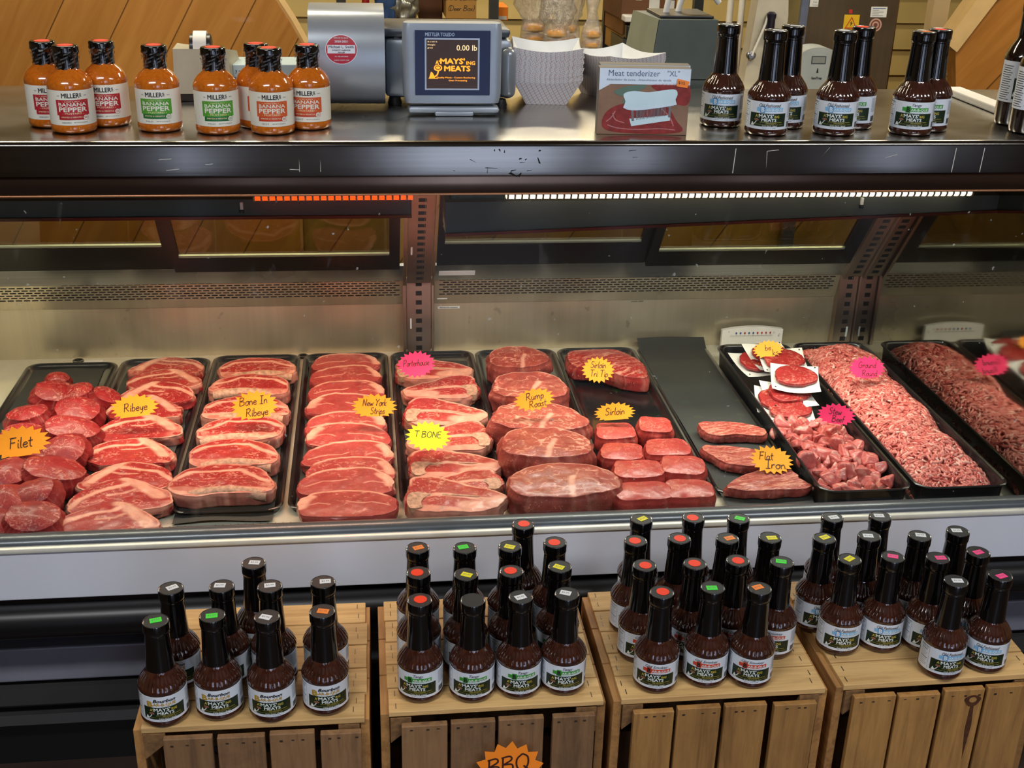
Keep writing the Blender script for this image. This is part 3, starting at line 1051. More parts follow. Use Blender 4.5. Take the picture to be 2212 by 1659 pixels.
# ------------------------------------------------------------------ sauce bottles
M['sauce'] = None
m_, nt_, bs_ = newmat('bbq_sauce_glass')
v_ = coords(nt_)
nt_.links.new(ramp(nt_, noise(nt_, v_, 60, 3), [(0.3, (0.026, 0.007, 0.004)), (0.7, (0.055, 0.014, 0.007))]), bs_.inputs['Base Color'])
bs_.inputs['Roughness'].default_value = 0.12
bs_.inputs['Coat Weight'].default_value = 1.0
bs_.inputs['Coat Roughness'].default_value = 0.03
M['sauce'] = m_
m_, nt_, bs_ = newmat('mustard_glass')
v_ = coords(nt_)
nt_.links.new(ramp(nt_, noise(nt_, v_, 160, 4, 0.7), [(0.3, lin('#ae540c')), (0.62, lin('#c96c16')), (0.75, lin('#8c2f08'))]), bs_.inputs['Base Color'])
bs_.inputs['Roughness'].default_value = 0.15
bs_.inputs['Coat Weight'].default_value = 1.0
bs_.inputs['Coat Roughness'].default_value = 0.03
M['mustard'] = m_
M['clear_base'] = glassy('clear_bottle_base', (0.75, 0.7, 0.62), 1.6)
M['steak_glass'] = plain('steak_sauce_glass', '#1a0c08', 0.1, 0, 1.0)
M['sleeve'] = plain('black_neck_wrap', '#050505', 0.16, 0, 0.6)
M['cap_top'] = plain('cap_top', '#26282a', 0.5, 0, 0.0)
M['cap_ring'] = plain('cap_ring', '#8d9092', 0.2, 0.9)
M['label_white'] = plain('label_white', '#dde4ec', 0.35, 0, 0.2, 0.02)
M['label_cream'] = plain('label_cream', '#e6e2d2', 0.4, 0, 0.1, 0.02)
M['label_green'] = plain('label_dark_green', '#0c2412', 0.4)
M['ink'] = plain('ink_black', '#15161a', 0.5)
M['ink_grey'] = plain('ink_grey', '#6d7075', 0.5)
M['ink_white'] = plain('ink_white', '#e9efe9', 0.4)
M['ink_yellow'] = plain('ink_yellow', '#c9b64a', 0.4)
M['ink_brown'] = plain('ink_brown', '#8a5a48', 0.4)
for k, c in dict(gold='#b99332', green='#3f9c3d', red='#d2482c', blue='#84bfe6', blue_dark='#4f98cf').items():
    M['logo_' + k] = plain('logo_' + k, c, 0.4, 0, 0, 0.1)
for k, c in dict(red='#ff3b14', yellow='#f0e516', green='#3fe63a', orange='#ff8a2a', white='#e6e9ea', pink='#ff4f8e').items():
    M['price_' + k] = plain('price_' + k, c, 0.5, 0, 0, 0.02)

RB, HB = 0.0362, 0.168


def flute(z, a):
    k = sstep(0.060, 0.068, np.array(z)) * (1 - sstep(0.086, 0.094, np.array(z)))
    return -0.0011 * k * (0.5 + 0.5 * np.cos(a * 26)) ** 2


_bp = [(0.029, 0.0), (0.0345, 0.0015), (0.0365, 0.005), (0.0366, 0.009), (0.0358, 0.0105), (0.0358, 0.062), (0.0370, 0.0645), (0.0368, 0.067), (0.0355, 0.071), (0.0325, 0.077), (0.0290, 0.082), (0.0255, 0.087), (0.0225, 0.0915), (0.0205, 0.096), (0.0195, 0.11)]
bq_body = MB().lathe(_bp, 104, 0, flute)
bq_sleeve = MB().lathe([(0.0215, 0.0925), (0.0214, 0.094), (0.0195, 0.125), (0.0183, 0.153), (0.0183, 0.1555), (0.0187, 0.157), (0.0183, 0.1585), (0.0190, 0.160), (0.0190, 0.161)], 36, 0, None, cap0=False, cap1=False)
bq_cap = MB().lathe([(0.0190, 0.1605), (0.0198, 0.162), (0.0200, 0.1635), (0.0200, 0.1755), (0.0193, 0.1775), (0.0184, 0.1781), (0.0172, 0.1778), (0.0170, 0.1776)], 40, [0, 0, 0, 0, 2, 2, 1, 1])


def scaled(mb, kx, kz):
    mb.v = [v * [kx, kx, kz] for v in mb.v]
    return mb


KX, KZ = 0.0362 / 0.0370, 0.168 / 0.178
for _m in (bq_body, bq_sleeve, bq_cap):
    scaled(_m, KX, KZ)


def bq_label(kind):
    """kind: bourbon / tangy / smokey / oldfashioned"""
    R = 0.0361
    mp = cyl(R)
    mb = MB()
    W = R * 1.75                                                # half of the paper's width round the bottle
    z0, z1 = 0.0125, 0.0605
    put_rect(mb, mp, -W, W, z0, z1, 0, 0, 40)
    put_rect(mb, mp, -0.033, 0.033, 0.0175, 0.0405, 1, 1, 18)   # green field
    # lettering on the field
    put_text(mb, mp, "A'", -0.0195, 0.0355, 0.0052, 0.0052, 3, 0.02, 0, 2)
    put_text(mb, mp, "MAYS'", -0.0035, 0.0360, 0.0245, 0.0062, 2, 0.022, 0, 2)
    put_text(mb, mp, "ING", 0.0150, 0.0350, 0.0085, 0.0044, 3, 0.02, 0, 2)
    put_text(mb, mp, "MEATS", 0.0020, 0.0292, 0.0250, 0.0052, 2, 0.022, 0, 2)
    put_text(mb, mp, "QUALITY MEATS - CUSTOM BUTCHERING", 0.006, 0.0250, 0.038, 0.0013, 3, 0.01, 0, 2)
    put_text(mb, mp, "DEER PROCESSING", 0.006, 0.0232, 0.018, 0.0013, 3, 0.01, 0, 2)
    put_text(mb, mp, "Coshocton Street Johnstown, Ohio 43031", 0.002, 0.0210, 0.052, 0.0014, 3, 0.0, 0.3, 2)
    put_text(mb, mp, "740.967.1860", 0.004, 0.0188, 0.026, 0.0016, 2, 0.01, 0, 2)
    put_text(mb, mp, "Net Wt. 18 oz. (510g)", 0.003, 0.0150, 0.023, 0.0014, 4, 0.01, 0, 1)
    # the hand holding a cut of meat up
    put_disc(mb, mp, -0.0195, 0.0288, 0.0044, 0.0022, 6, 2)
    put_disc(mb, mp, -0.0195, 0.0295, 0.0036, 0.0014, 3, 3)
    put_disc(mb, mp, -0.0195, 0.0292, 0.0036, 0.0016, 6, 4)
    put_line(mb, mp, spline([(-.0275, .0195), (-.0245, .0205), (-.0215, .0235), (-.0195, .0268)], 8, False), 0.0012, 2, 2)
    put_poly(mb, mp, [(-.0300, .0190), (-.0245, .0190), (-.0250, .0215), (-.0262, .0235), (-.0278, .0250), (-.0285, .0225)], 2, 2)
    put_line(mb, mp, [(-.0302, .0186), (-.0232, .0186)], 0.0006, 2, 2)
    # flavour logo
    ly = 0.0468
    if kind == 'bourbon':
        put_text(mb, mp, "B", -0.0215, ly - .0005, 0.0085, 0.0095, 5, 0.05, 0, 1)
        put_text(mb, mp, "AR-B-QUE", 0.001, ly - .0015, 0.034, 0.0056, 5, 0.04, 0, 1)
        put_text(mb, mp, "Bourbon", 0.001, ly + .0060, 0.034, 0.0056, 4, 0.03, 0.35, 2)
    else:
        nm = {'tangy': 'Tangy', 'smokey': 'Old Smokey', 'oldfashioned': 'Old Fashioned'}[kind]
        cx = 0.004
        put_rect(mb, mp, cx - 0.0245, cx + 0.0215, ly - 0.0030, ly + 0.0038, 5, 1, 12)
        put_poly(mb, mp, [(cx - .0185, ly - .0055), (cx - .0100, ly - .0055), (cx - .0100, ly + .0062), (cx - .0175, ly + .0062)], 7, 2)
        put_text(mb, mp, "B", cx - 0.0138, ly + .0003, 0.0050, 0.0080, 8, 0.03, 0, 3)
        put_text(mb, mp, "AR-B-QUE", cx + 0.0050, ly - .0002, 0.0285, 0.0046, 2, 0.02, 0, 3)
        put_text(mb, mp, nm, cx - 0.002 + (0.0 if kind != 'tangy' else 0.002), ly + .0078, 0.016 if kind == 'tangy' else 0.037, 0.0062, 4, 0.006, 0.35, 4)
    put_text(mb, mp, "Gourmet Barbecue Sauce", 0.006, 0.0417, 0.022, 0.0011, 5, 0.0, 0, 1)
    # nutrition panel and small print at the sides
    put_line(mb, mp, [(-.0375, .0150), (-.0375, .0585)], 0.0003, 4, 1)
    put_text(mb, mp, "Nutrition Facts", -0.0475, 0.0570, 0.017, 0.0024, 4, 0.02, 0, 1)
    for q in range(11):
        z = 0.0535 - q * 0.0034
        put_rect(mb, mp, -0.0555, -0.0395 - (q % 3) * 0.002, z, z + (0.0012 if q in (1, 6) else 0.0005), 4, 1, 4)
    for q in range(12):
        z = 0.0555 - q * 0.0021
        put_rect(mb, mp, 0.0385, 0.0560 - (q * 7 % 5) * 0.001, z, z + 0.0006, 4, 1, 4)
    for q in range(14):
        put_rect(mb, mp, 0.0400 + q * 0.0009, 0.0404 + q * 0.0009 + (q % 3) * 0.0001, 0.0150, 0.0250, 4, 1, 1)
    lg = {'bourbon': 'gold', 'tangy': 'green', 'smokey': 'red', 'oldfashioned': 'blue'}[kind]
    dk_ = 'blue_dark' if kind == 'oldfashioned' else lg
    ms = [M['label_white'], M['label_green'], M['ink_white'], M['ink_yellow'], M['ink'], M['logo_' + lg], M['ink_brown'], M['logo_' + dk_], M['label_white'] if kind == 'oldfashioned' else M['ink']]
    return scaled(mb, KX, KZ), ms


def top_map(z):
    return lambda x, y, l: np.stack([np.asarray(x), np.asarray(y), np.full(len(x), z + l * 0.0002)], 1)


def price_sticker(col):
    mb = MB()
    mp = top_map(0.1678)
    if col == 'red':
        n = 24
        mb.lathe([(0.0100, 0.1677), (0.0100, 0.1681)], n)
        return mb, [M['price_red'], M['ink']]
    mb.box(-0.0085, 0.0085, -0.0058, 0.0058, 0.1677, 0.1681)
    mb.m = [0] * len(mb.m)
    put_text(mb, mp, "$3.99", 0, 0, 0.0115, 0.0042, 1, 0.0, 0, 2)
    return mb, [M['price_' + col], M['ink_grey'] if col != 'white' else M['ink']]


STK = {}
for c in ('red', 'yellow', 'green', 'orange', 'white', 'pink'):
    mb, ms = price_sticker(c)
    o = obj('price_sticker', mb, ms)
    STK[c] = o.data
    bpy.data.objects.remove(o)
LBL = {}
for k in ('bourbon', 'tangy', 'smokey', 'oldfashioned'):
    mb, ms = bq_label(k)
    o = obj('label', mb, ms)
    LBL[k] = o.data
    bpy.data.objects.remove(o)

_first = {}


def bbq_bottle(kind, x, y, z, face, sticker, label, group, srot=0.0):
    """first call builds the bottle, later calls copy it"""
    if 'b' not in _first:
        t = thing('sauce_bottle', label, 'bottle', (x, y, z), face, group)
        obj('bottle_glass', bq_body, M['sauce'], t, 35)
        obj('neck_wrap', bq_sleeve, M['sleeve'], t, 40)
        obj('cap', bq_cap, [M['sleeve'], M['cap_top'], M['cap_ring']], t, 35)
        l = bpy.data.objects.new('label', LBL[kind]); COL.objects.link(l); l.parent = t
        s = bpy.data.objects.new('price_sticker', STK['red']); COL.objects.link(s); s.parent = t
        _first['b'] = t
    t = _first['b']
    if 'used' in _first:
        t = dup(t, (x, y, z), face, label, group, {'label': LBL[kind], 'price_sticker': STK.get(sticker)})
    else:
        for c in t.children:
            if c.name.startswith('price_sticker'):
                c.data = STK[sticker]
        _first['used'] = True
    for c in t.children:
        if c.name.startswith('price_sticker'):
            rr = random.Random(int(x * 1e4) + int(y * 1e4))
            c.rotation_euler = (0, 0, srot + rr.uniform(-0.6, 0.6) - face)
            c.location = Vector((rr.uniform(-0.003, 0.004), rr.uniform(-0.002, 0.003), 0)) if sticker != 'red' else Vector((rr.uniform(-.003, .002), rr.uniform(-0.001, 0.002), 0))
    return t

# ------------------------------------------------------------------ bottles on the crates and on the counter
def face_cam(x, y, rel):
    return math.atan2(-x, y) + rel


ZB = 0.4605
_k = {'bourbon': 'gold lettered', 'tangy': 'green lettered', 'smokey': 'red lettered', 'oldfashioned': 'blue lettered'}
_g = {'bourbon': 'bourbon sauce bottles on the first crate', 'tangy': 'tangy sauce bottles on the second crate', 'smokey': 'smoky sauce bottles on the third crate', 'oldfashioned': 'old fashioned sauce bottles on the fourth crate'}
_s = {'red': 'red dot', 'yellow': 'yellow price tag', 'green': 'green price tag', 'orange': 'orange price tag', 'white': 'white price tag', 'pink': 'pink price tag', None: 'bare cap top'}
_o = ['first', 'second', 'third', 'fourth', 'fifth']
CRATE_BOTTLES = {
    'bourbon': [('front', [((-0.3227, 1.5270), 'green', -.05), ((-0.2421, 1.5346), 'green', -.07), ((-0.1620, 1.5244), 'white', -.09), ((-0.0812, 1.5323), 'orange', .1)]),
                ('middle', [((-0.3127, 1.6130), 'white', -.25), ((-0.2365, 1.6127), 'white', -.2), ((-0.1632, 1.6068), 'white', -.3), ((-0.0823, 1.6121), 'white', .0)]),
                ('back', [((-0.1930, 1.6755), 'white', .2)])],
    'tangy': [('front', [((0.0646, 1.5500), 'red', -.19), ((0.1451, 1.5434), None, 0), ((0.2191, 1.5459), 'white', .1), ((0.2909, 1.5487), 'white', .1)]),
              ('second', [((0.0661, 1.6266), 'red', -.1), ((0.1405, 1.6161), 'yellow', .1), ((0.2133, 1.6195), 'red', .5), ((0.2920, 1.6271), 'yellow', -.1)]),
              ('third', [((0.0683, 1.7019), 'orange', -.1), ((0.1450, 1.6960), 'green', 0), ((0.2195, 1.6951), 'yellow', .4), ((0.2957, 1.7016), 'red', .2)]),
              ('back', [((0.2501, 1.7640), 'red', 0)])],
    'smokey': [('front', [((0.4388, 1.5410), 'red', .0), ((0.5215, 1.5478), 'green', .02), ((0.5944, 1.5397), 'orange', .06)]),
               ('second', [((0.4289, 1.6200), 'red', .3), ((0.5114, 1.6183), 'red', -.1), ((0.5838, 1.6222), 'red', .1), ((0.6548, 1.6118), 'green', -.1)]),
               ('third', [((0.4304, 1.6965), 'red', .35), ((0.5056, 1.6985), 'red', 0), ((0.5867, 1.6922), 'orange', .1), ((0.6597, 1.6892), 'yellow', 0)]),
               ('back', [((0.4556, 1.7661), 'yellow', .5), ((0.5471, 1.7646), 'red', 0), ((0.6248, 1.7560), 'green', .3)])],
    'oldfashioned': [('front', [((0.9153, 1.5346), 'white', .48), ((0.9952, 1.5448), 'pink', .08)]),
                     ('second', [((0.7690, 1.6115), 'yellow', .28), ((0.8432, 1.6132), 'pink', .3), ((0.9174, 1.6048), 'pink', .4), ((0.9930, 1.6167), 'pink', .1)]),
                     ('third', [((0.7509, 1.6796), 'yellow', .45), ((0.8306, 1.6814), 'white', .3), ((0.9171, 1.6748), 'white', .3), ((0.9905, 1.6853), 'white', .2)]),
                     ('back', [((0.7904, 1.7476), 'white', .3), ((0.8758, 1.7440), 'white', .3)])]}
for kind, rows in CRATE_BOTTLES.items():
    for row, bots in rows:
        for i, ((x, y), st, rel) in enumerate(bots):
            pos = 'alone in the back row' if len(bots) == 1 else '%s from left in the %s row' % (_o[i], row)
            bbq_bottle(kind, x, y, ZB, face_cam(x, y, rel), st, '%s sauce bottle with %s, %s' % (_k[kind], _s[st], pos), _g[kind])

ZT = 1.2502
UP = [((0.6128, 2.0412), 'oldfashioned', 'white', -.05, 'blue lettered sauce bottle beside the meat tenderizer box on the counter'),
      ((0.6716, 1.9706), 'oldfashioned', 'white', .05, 'blue lettered sauce bottle in front, second along from the tenderizer box'),
      ((0.7209, 2.0292), 'oldfashioned', 'white', .0, 'blue lettered sauce bottle half hidden in front of the grey hand dispenser'),
      ((0.7910, 1.9713), 'oldfashioned', 'white', .05, 'blue lettered sauce bottle before the cabinet with the yellow warning sign'),
      ((0.8432, 2.0242), 'tangy', 'red', -.1, 'green lettered sauce bottle with red dot, under the yellow warning sign'),
      ((0.9262, 1.9710), 'tangy', 'orange', .08, 'green lettered sauce bottle with orange tag, front of the pair by the plank wall'),
      ((0.9688, 2.0014), 'tangy', 'red', .0, 'green lettered sauce bottle with red dot, behind its twin by the plank wall')]
for (x, y), kind, st, rel, lb in UP:
    bbq_bottle(kind, x, y, ZT, face_cam(x, y, rel), st, lb, 'barbecue sauce bottles on the counter top')

# steak sauce: taller straight bottles at the end of the counter
ss_body = MB().lathe([(0.024, 0), (0.030, 0.003), (0.0315, 0.008), (0.0315, 0.115), (0.030, 0.122), (0.024, 0.135), (0.0165, 0.147), (0.014, 0.158), (0.013, 0.175)], 48)
ss_cap = MB().lathe([(0.0150, 0.150), (0.0146, 0.170), (0.0146, 0.192), (0.0160, 0.194), (0.0160, 0.212), (0.0145, 0.214)], 32)
ssl = MB()
_mp = cyl(0.0318)
put_rect(ssl, _mp, -0.058, 0.058, 0.042, 0.112, 0, 0, 36)
put_rect(ssl, _mp, -0.026, 0.040, 0.048, 0.084, 1, 1, 14)
put_text(ssl, _mp, "STEAK", 0.004, 0.104, 0.040, 0.0055, 2, 0.04, 0, 1)
put_text(ssl, _mp, "ORIGINAL", 0.006, 0.093, 0.026, 0.0035, 3, 0.02, 0, 1)
put_text(ssl, _mp, "A'MAYS'ING", 0.006, 0.078, 0.044, 0.0065, 4, 0.03, 0, 2)
put_text(ssl, _mp, "MEATS", 0.010, 0.070, 0.030, 0.0055, 4, 0.03, 0, 2)
put_disc(ssl, _mp, -0.016, 0.069, 0.005, 0.0025, 5, 2)
put_poly(ssl, _mp, [(-.0255, .053), (-.019, .053), (-.0205, .058), (-.0235, .061)], 4, 2)
put_text(ssl, _mp, "740.967.1860", 0.008, 0.052, 0.028, 0.002, 4, 0.01, 0, 2)
put_text(ssl, _mp, "Net Wt. 15 oz.", 0.006, 0.045, 0.022, 0.0018, 3, 0.0, 0, 1)
for q in range(16):
    put_rect(ssl, _mp, -0.052, -0.031 - (q * 5 % 3) * 0.002, 0.046 + q * 0.0038, 0.0472 + q * 0.0038, 3, 1, 4)
M['ink_red'] = plain('ink_red', '#b3202c', 0.5)
t = thing('steak_sauce_bottle', 'dark tall steak sauce bottle at the counter end, nearer one', 'bottle', (1.140, 1.972, ZT), face_cam(1.1, 1.97, 0.42), 'steak sauce bottles')
obj('bottle_glass', ss_body, M['steak_glass'], t, 35)
obj('cap', ss_cap, M['sleeve'], t, 35)
obj('label', ssl, [M['label_white'], M['label_green'], M['ink_red'], M['ink'], M['ink_white'], M['ink_brown']], t)
dup(t, (1.150, 2.045, ZT), face_cam(1.1, 2.0, 0.55), 'dark tall steak sauce bottle at the counter end, behind its twin', 'steak sauce bottles')

# banana pepper mustard
ms_body = MB().lathe([(0.030, 0), (0.0345, 0.002), (0.0365, 0.006), (0.0365, 0.0135), (0.0358, 0.015), (0.0358, 0.080), (0.0366, 0.084), (0.0355, 0.089), (0.0325, 0.096), (0.0275, 0.103), (0.0220, 0.108), (0.0185, 0.112), (0.0178, 0.118)], 56)
ms_wrap = MB().lathe([(0.0190, 0.108), (0.0185, 0.112), (0.0177, 0.125), (0.0180, 0.134), (0.0190, 0.137), (0.0205, 0.140), (0.0207, 0.143), (0.0203, 0.146), (0.0205, 0.149), (0.0198, 0.152), (0.0180, 0.1528), (0.0150, 0.1526)], 44, 0, lambda z, a: 0.0003 * np.sin(a * 7 + z * 300) * np.sin(a * 3 - z * 500))
_mw = MB()
_mw.add(ms_wrap.verts(), ms_wrap.f, 0)
for rr in range(4):
    for q in range(8):
        z = 0.113 + rr * 0.0085
        Rw = 0.0188 if z < 0.13 else 0.0205
        put_text(_mw, (lambda R, q_: lambda x, y, l: cyl(R)(np.asarray(x) + q_ * 2 * PI * R / 8 + rr * 0.006, y, l))(Rw, q), "MILLERS", 0, z + 0.002, 0.0125, 0.0026, 1, 0.01, 0.3, 2, 0.45)
ms_dot = MB().lathe([(0.0125, 0.1524), (0.0125, 0.1531)], 24)
for _m in (ms_body, _mw, ms_dot):
    scaled(_m, .965, .868)


def mustard_label(bg, band, word):
    mp = cyl(0.0362)
    mb = MB()
    put_rect(mb, mp, -0.062, 0.062, 0.0165, 0.0785, 0, 0, 36)
    put_text(mb, mp, "MILLER", -0.002, 0.0695, 0.0275, 0.0080, 1, 0.022, 0, 1)
    put_text(mb, mp, "S", 0.0138, 0.0708, 0.0036, 0.0044, 1, 0.03, 0, 1)
    put_line(mb, mp, [(.0120, .0672), (.0158, .0672)], 0.0009, 1, 1)
    put_text(mb, mp, "THE", -0.0215, 0.069, 0.004, 0.0018, 2, 0.01, 0, 1)
    put_text(mb, mp, "MFG", 0.0220, 0.069, 0.005, 0.0018, 2, 0.01, 0, 1)
    put_rect(mb, mp, -0.0265, 0.0265, 0.0345, 0.0625, 3, 1, 46, 0.0008)
    put_rect(mb, mp, -0.0235, 0.0235, 0.0262, 0.0347, 4, 1, 14)
    put_text(mb, mp, "SWEET & SPICY", 0, 0.0588, 0.024, 0.0018, 5, 0.01, 0, 2)
    put_line(mb, mp, [(-.0225, .0588), (-.014, .0588)], 0.0004, 5, 2)
    put_line(mb, mp, [(.014, .0588), (.0225, .0588)], 0.0004, 5, 2)
    put_text(mb, mp, "BANANA", 0, 0.0537, 0.044, 0.0062, 0, 0.02, 0, 2)
    put_text(mb, mp, "PEPPER", 0, 0.0449, 0.044, 0.0078, 0, 0.03, 0, 2)
    put_text(mb, mp, "- MUSTARD -", 0, 0.0378, 0.034, 0.0030, 5, 0.01, 0, 2)
    put_text(mb, mp, "SPIRITED & VERSATILE", -0.003, 0.0312, 0.033, 0.0024, 5, 0.015, 0, 2)
    put_disc(mb, mp, 0.0195, 0.0300, 0.0048, 0.0048, 4, 2)
    put_disc(mb, mp, 0.0195, 0.0300, 0.0043, 0.0043, 0, 3)
    put_text(mb, mp, "NON", 0.0195, 0.0312, 0.005, 0.0016, 4, 0.01, 0, 4)
    put_text(mb, mp, "GMO", 0.0195, 0.0290, 0.005, 0.0016, 4, 0.01, 0, 4)
    put_text(mb, mp, word, -0.012, 0.0215, 0.0125 if len(word) < 6 else 0.015, 0.0026, 2, 0.01, 0, 1)
    put_text(mb, mp, "NET WT 9.5 OZ (269 G)", 0.0105, 0.0213, 0.022, 0.0024, 2, 0.01, 0, 1)
    return scaled(mb, .965, .868), [M['label_cream'], M['ink'], M['ink_grey'], plain('label_block', bg, 0.4, 0, 0.1), plain('label_band', band, 0.4), plain('label_pale_ink', '#ecd9a8', 0.4)]


ML = {}
for k, a in dict(red=('#b0202c', '#a51c28', 'HABANERO'), green=('#4f9a2e', '#1f6a34', 'MILD'), orange=('#d2592a', '#c2412a', 'HOT')).items():
    mb, ms = mustard_label(*a)
    o = obj('label', mb, ms)
    ML[k] = o.data
    bpy.data.objects.remove(o)
MI = [((-0.5050, 2.0375), 'red', .0, 'red label mustard bottle behind the front red one, nearest the plank wall'),
      ((-0.4601, 1.9916), 'red', .02, 'red label mustard bottle standing in front of the other red ones'),
      ((-0.4160, 2.0446), 'red', -.12, 'red label mustard bottle at the back, nearest the green ones'),
      ((-0.3278, 2.0023), 'green', -.15, 'green label mustard bottle next to the red label ones'),
      ((-0.2346, 1.9835), 'green', .05, 'green label mustard bottle in front of the tape dispenser'),
      ((-0.1717, 2.0287), 'orange', .2, 'orange label mustard bottle hidden behind the front orange one'),
      ((-0.1477, 1.9814), 'orange', .0, 'orange label mustard bottle in front of its two orange neighbours'),
      ((-0.0901, 2.0192), 'orange', -.14, 'orange label mustard bottle nearest the scale')]
mt0 = None
for (x, y), k, rel, lb in MI:
    if mt0 is None:
        mt0 = t = thing('mustard_bottle', lb, 'bottle', (x, y, ZT), face_cam(x, y, rel), 'mustard bottles on the counter top')
        obj('bottle_glass', ms_body, M['mustard'], t, 40)
        obj('neck_wrap', _mw, [M['sleeve'], M['ink_grey']], t, 60)
        obj('cap_sticker', ms_dot, M['price_red'], t, 30)
        l = bpy.data.objects.new('label', ML[k]); COL.objects.link(l); l.parent = t
    else:
        dup(mt0, (x, y, ZT), face_cam(x, y, rel), lb, None, {'label': ML[k]})

# ------------------------------------------------------------------ trays
ZD = 0.497


def rrect(hx, hy, r, n=6):
    p = []
    for cx, cy, a0 in ((hx - r, hy - r, 0), (-hx + r, hy - r, PI / 2), (-hx + r, -hy + r, PI), (hx - r, -hy + r, 1.5 * PI)):
        for k in range(n + 1):
            a = a0 + k * PI / 2 / n
            p.append((cx + r * math.cos(a), cy + r * math.sin(a)))
    return np.array(p)


def tray_mesh(w, l, h):
    mb = MB()
    loops = [(0.0, 0.000, .026), (0.0, .004, .028), (0.003, h - .004, .030), (0.008, h - .0005, .032), (0.008, h, .032), (0.0055, h + .002, .030), (0.002, h + .0012, .028), (-.001, h - .003, .026), (-.006, .0045, .022), (-.010, .0035, .018)]
    sl = 0.010
    V = []
    for off, z, r in loops:
        p = rrect(w / 2 - sl + off, l / 2 - sl + off, max(r, .006))
        V.append(np.column_stack([p, np.full(len(p), z)]))
    n = len(V[0])
    F = []
    for k in range(len(V) - 1):
        F += [[k * n + i, k * n + (i + 1) % n, (k + 1) * n + (i + 1) % n, (k + 1) * n + i] for i in range(n)]
    F.append(list(range(n))[::-1])
    F.append([(len(V) - 1) * n + i for i in range(n)])
    return mb.add(np.vstack(V), F)


TRAYS = [('filet', -0.720, 2.425, .220, .80, .014), ('ribeye', -0.500, 2.440, .219, .80, .014), ('bone in ribeye', -0.281, 2.450, .217, .80, .014), ('strip', -0.062, 2.450, .214, .80, .014), ('T bone', 0.154, 2.450, .214, .80, .014),
         ('rump roast', 0.366, 2.450, .211, .80, .014), ('sirloin', 0.575, 2.450, .208, .80, .014), ('flat iron', 0.775, 2.450, .190, .80, .014), ('stew', 0.960, 2.365, .194, .785, .052), ('ground', 1.160, 2.365, .198, .785, .052)]
TL = {'filet': 'shallow black tray of filets at the cut off end', 'ribeye': 'shallow black tray under the boneless ribeye steaks', 'bone in ribeye': 'shallow black tray under the bone in ribeye steaks', 'strip': 'shallow black tray under the strip steaks',
      'T bone': 'shallow black tray under the T bone and porterhouse steaks', 'rump roast': 'shallow black tray under the five rump roasts', 'sirloin': 'shallow black tray holding sirloin pieces and the tri tip', 'flat iron': 'shallow black tray under the flat iron steaks and dark paper',
      'stew': 'deep black pan of stew cubes and paper backed patties', 'ground': 'deep black pan heaped with ground beef beside the mirror'}
TX = {}
for nm, x, y, w, l, h in TRAYS:
    TX[nm] = (x, y)
    t = obj('meat_tray', tray_mesh(w, l, h), M['tray'], None, 50)
    t.location = (x, y, ZD)
    tag(t, TL[nm], 'tray', 'black meat trays in the case')
ZF = ZD + 0.0036


def paper(label, x0, x1, y0, y1, seed, z=ZF + 0.0012, rz=0.0, curl=0.004, edge=None):
    rs_ = np.random.RandomState(seed)
    ph = rs_.uniform(0, 6, 4)

    def fn(u, v):
        X = (u - .5) * (x1 - x0) + 0.003 * math.sin(v * 7 + ph[0])
        Y = (v - .5) * (y1 - y0) + 0.003 * math.sin(u * 5 + ph[1])
        Zz = 0.0004 * (1 + math.sin(u * 6 + ph[2]) * math.cos(v * 9 + ph[3])) + curl * (abs(2 * v - 1) ** 8 * (.5 + .5 * math.sin(u * 7 + ph[1]))) + (0.010 * max(0, (v - .97) / .03) if edge else 0)
        if edge:
            Zz += 0.012 * sstep(0.95, 0.985, v)
        return (X, Y, float(Zz))
    mb = MB().grid(18, 30, fn, thick=-0.0005)
    o = obj('butcher_paper', mb, M['butcher_paper'], None, 180)
    o.location = ((x0 + x1) / 2, (y0 + y1) / 2, z)
    o.rotation_euler = (0, 0, rz)
    return tag(o, label, 'paper', 'black butcher paper sheets')


paper('black paper sheet lining the tray of filets', -.812, -.645, 2.06, 2.80, 1)
paper('black paper sheet under the front four ribeye steaks', -.585, -.412, 2.045, 2.30, 2)
paper('black paper sheet under the middle ribeye steaks', -.590, -.412, 2.29, 2.50, 3, z=ZF + .0024)
paper('black paper sheet under the back ribeye steaks', -.588, -.415, 2.49, 2.78, 4)
paper('black paper sheet under the bone in ribeye steaks', -.378, -.192, 2.03, 2.82, 5, rz=-.01)
paper('black paper sheet lining the tray of strip steaks', -.150, .020, 2.07, 2.80, 6)
paper('black paper sheet under the T bone steaks', .070, .238, 2.07, 2.80, 7)
paper('wide black paper sheet under the flat iron steaks, reaching up the back', .690, .868, 1.985, 2.862, 8, z=ZF + .008, curl=.0, edge=1)

# ------------------------------------------------------------------ cuts of meat
FATC = np.array(lin('#d48a76')); FATW = np.array(lin('#e2ab94'))
C_RIB = (np.array(lin('#8f1f22')), np.array(lin('#a93430')))
C_NY = (np.array(lin('#983032')), np.array(lin('#ad4a44')))
C_FIL = (np.array(lin('#7e1016')), np.array(lin('#9c1c20')))
C_TB = (np.array(lin('#98282a')), np.array(lin('#ae3d38')))
C_RUMP = (np.array(lin('#8a3a33')), np.array(lin('#a84d42')))
C_SIR = (np.array(lin('#a5332f')), np.array(lin('#bb4a42')))
C_FI = (np.array(lin('#913a35')), np.array(lin('#a94d43')))
BONE = np.array(lin('#b98e70'))


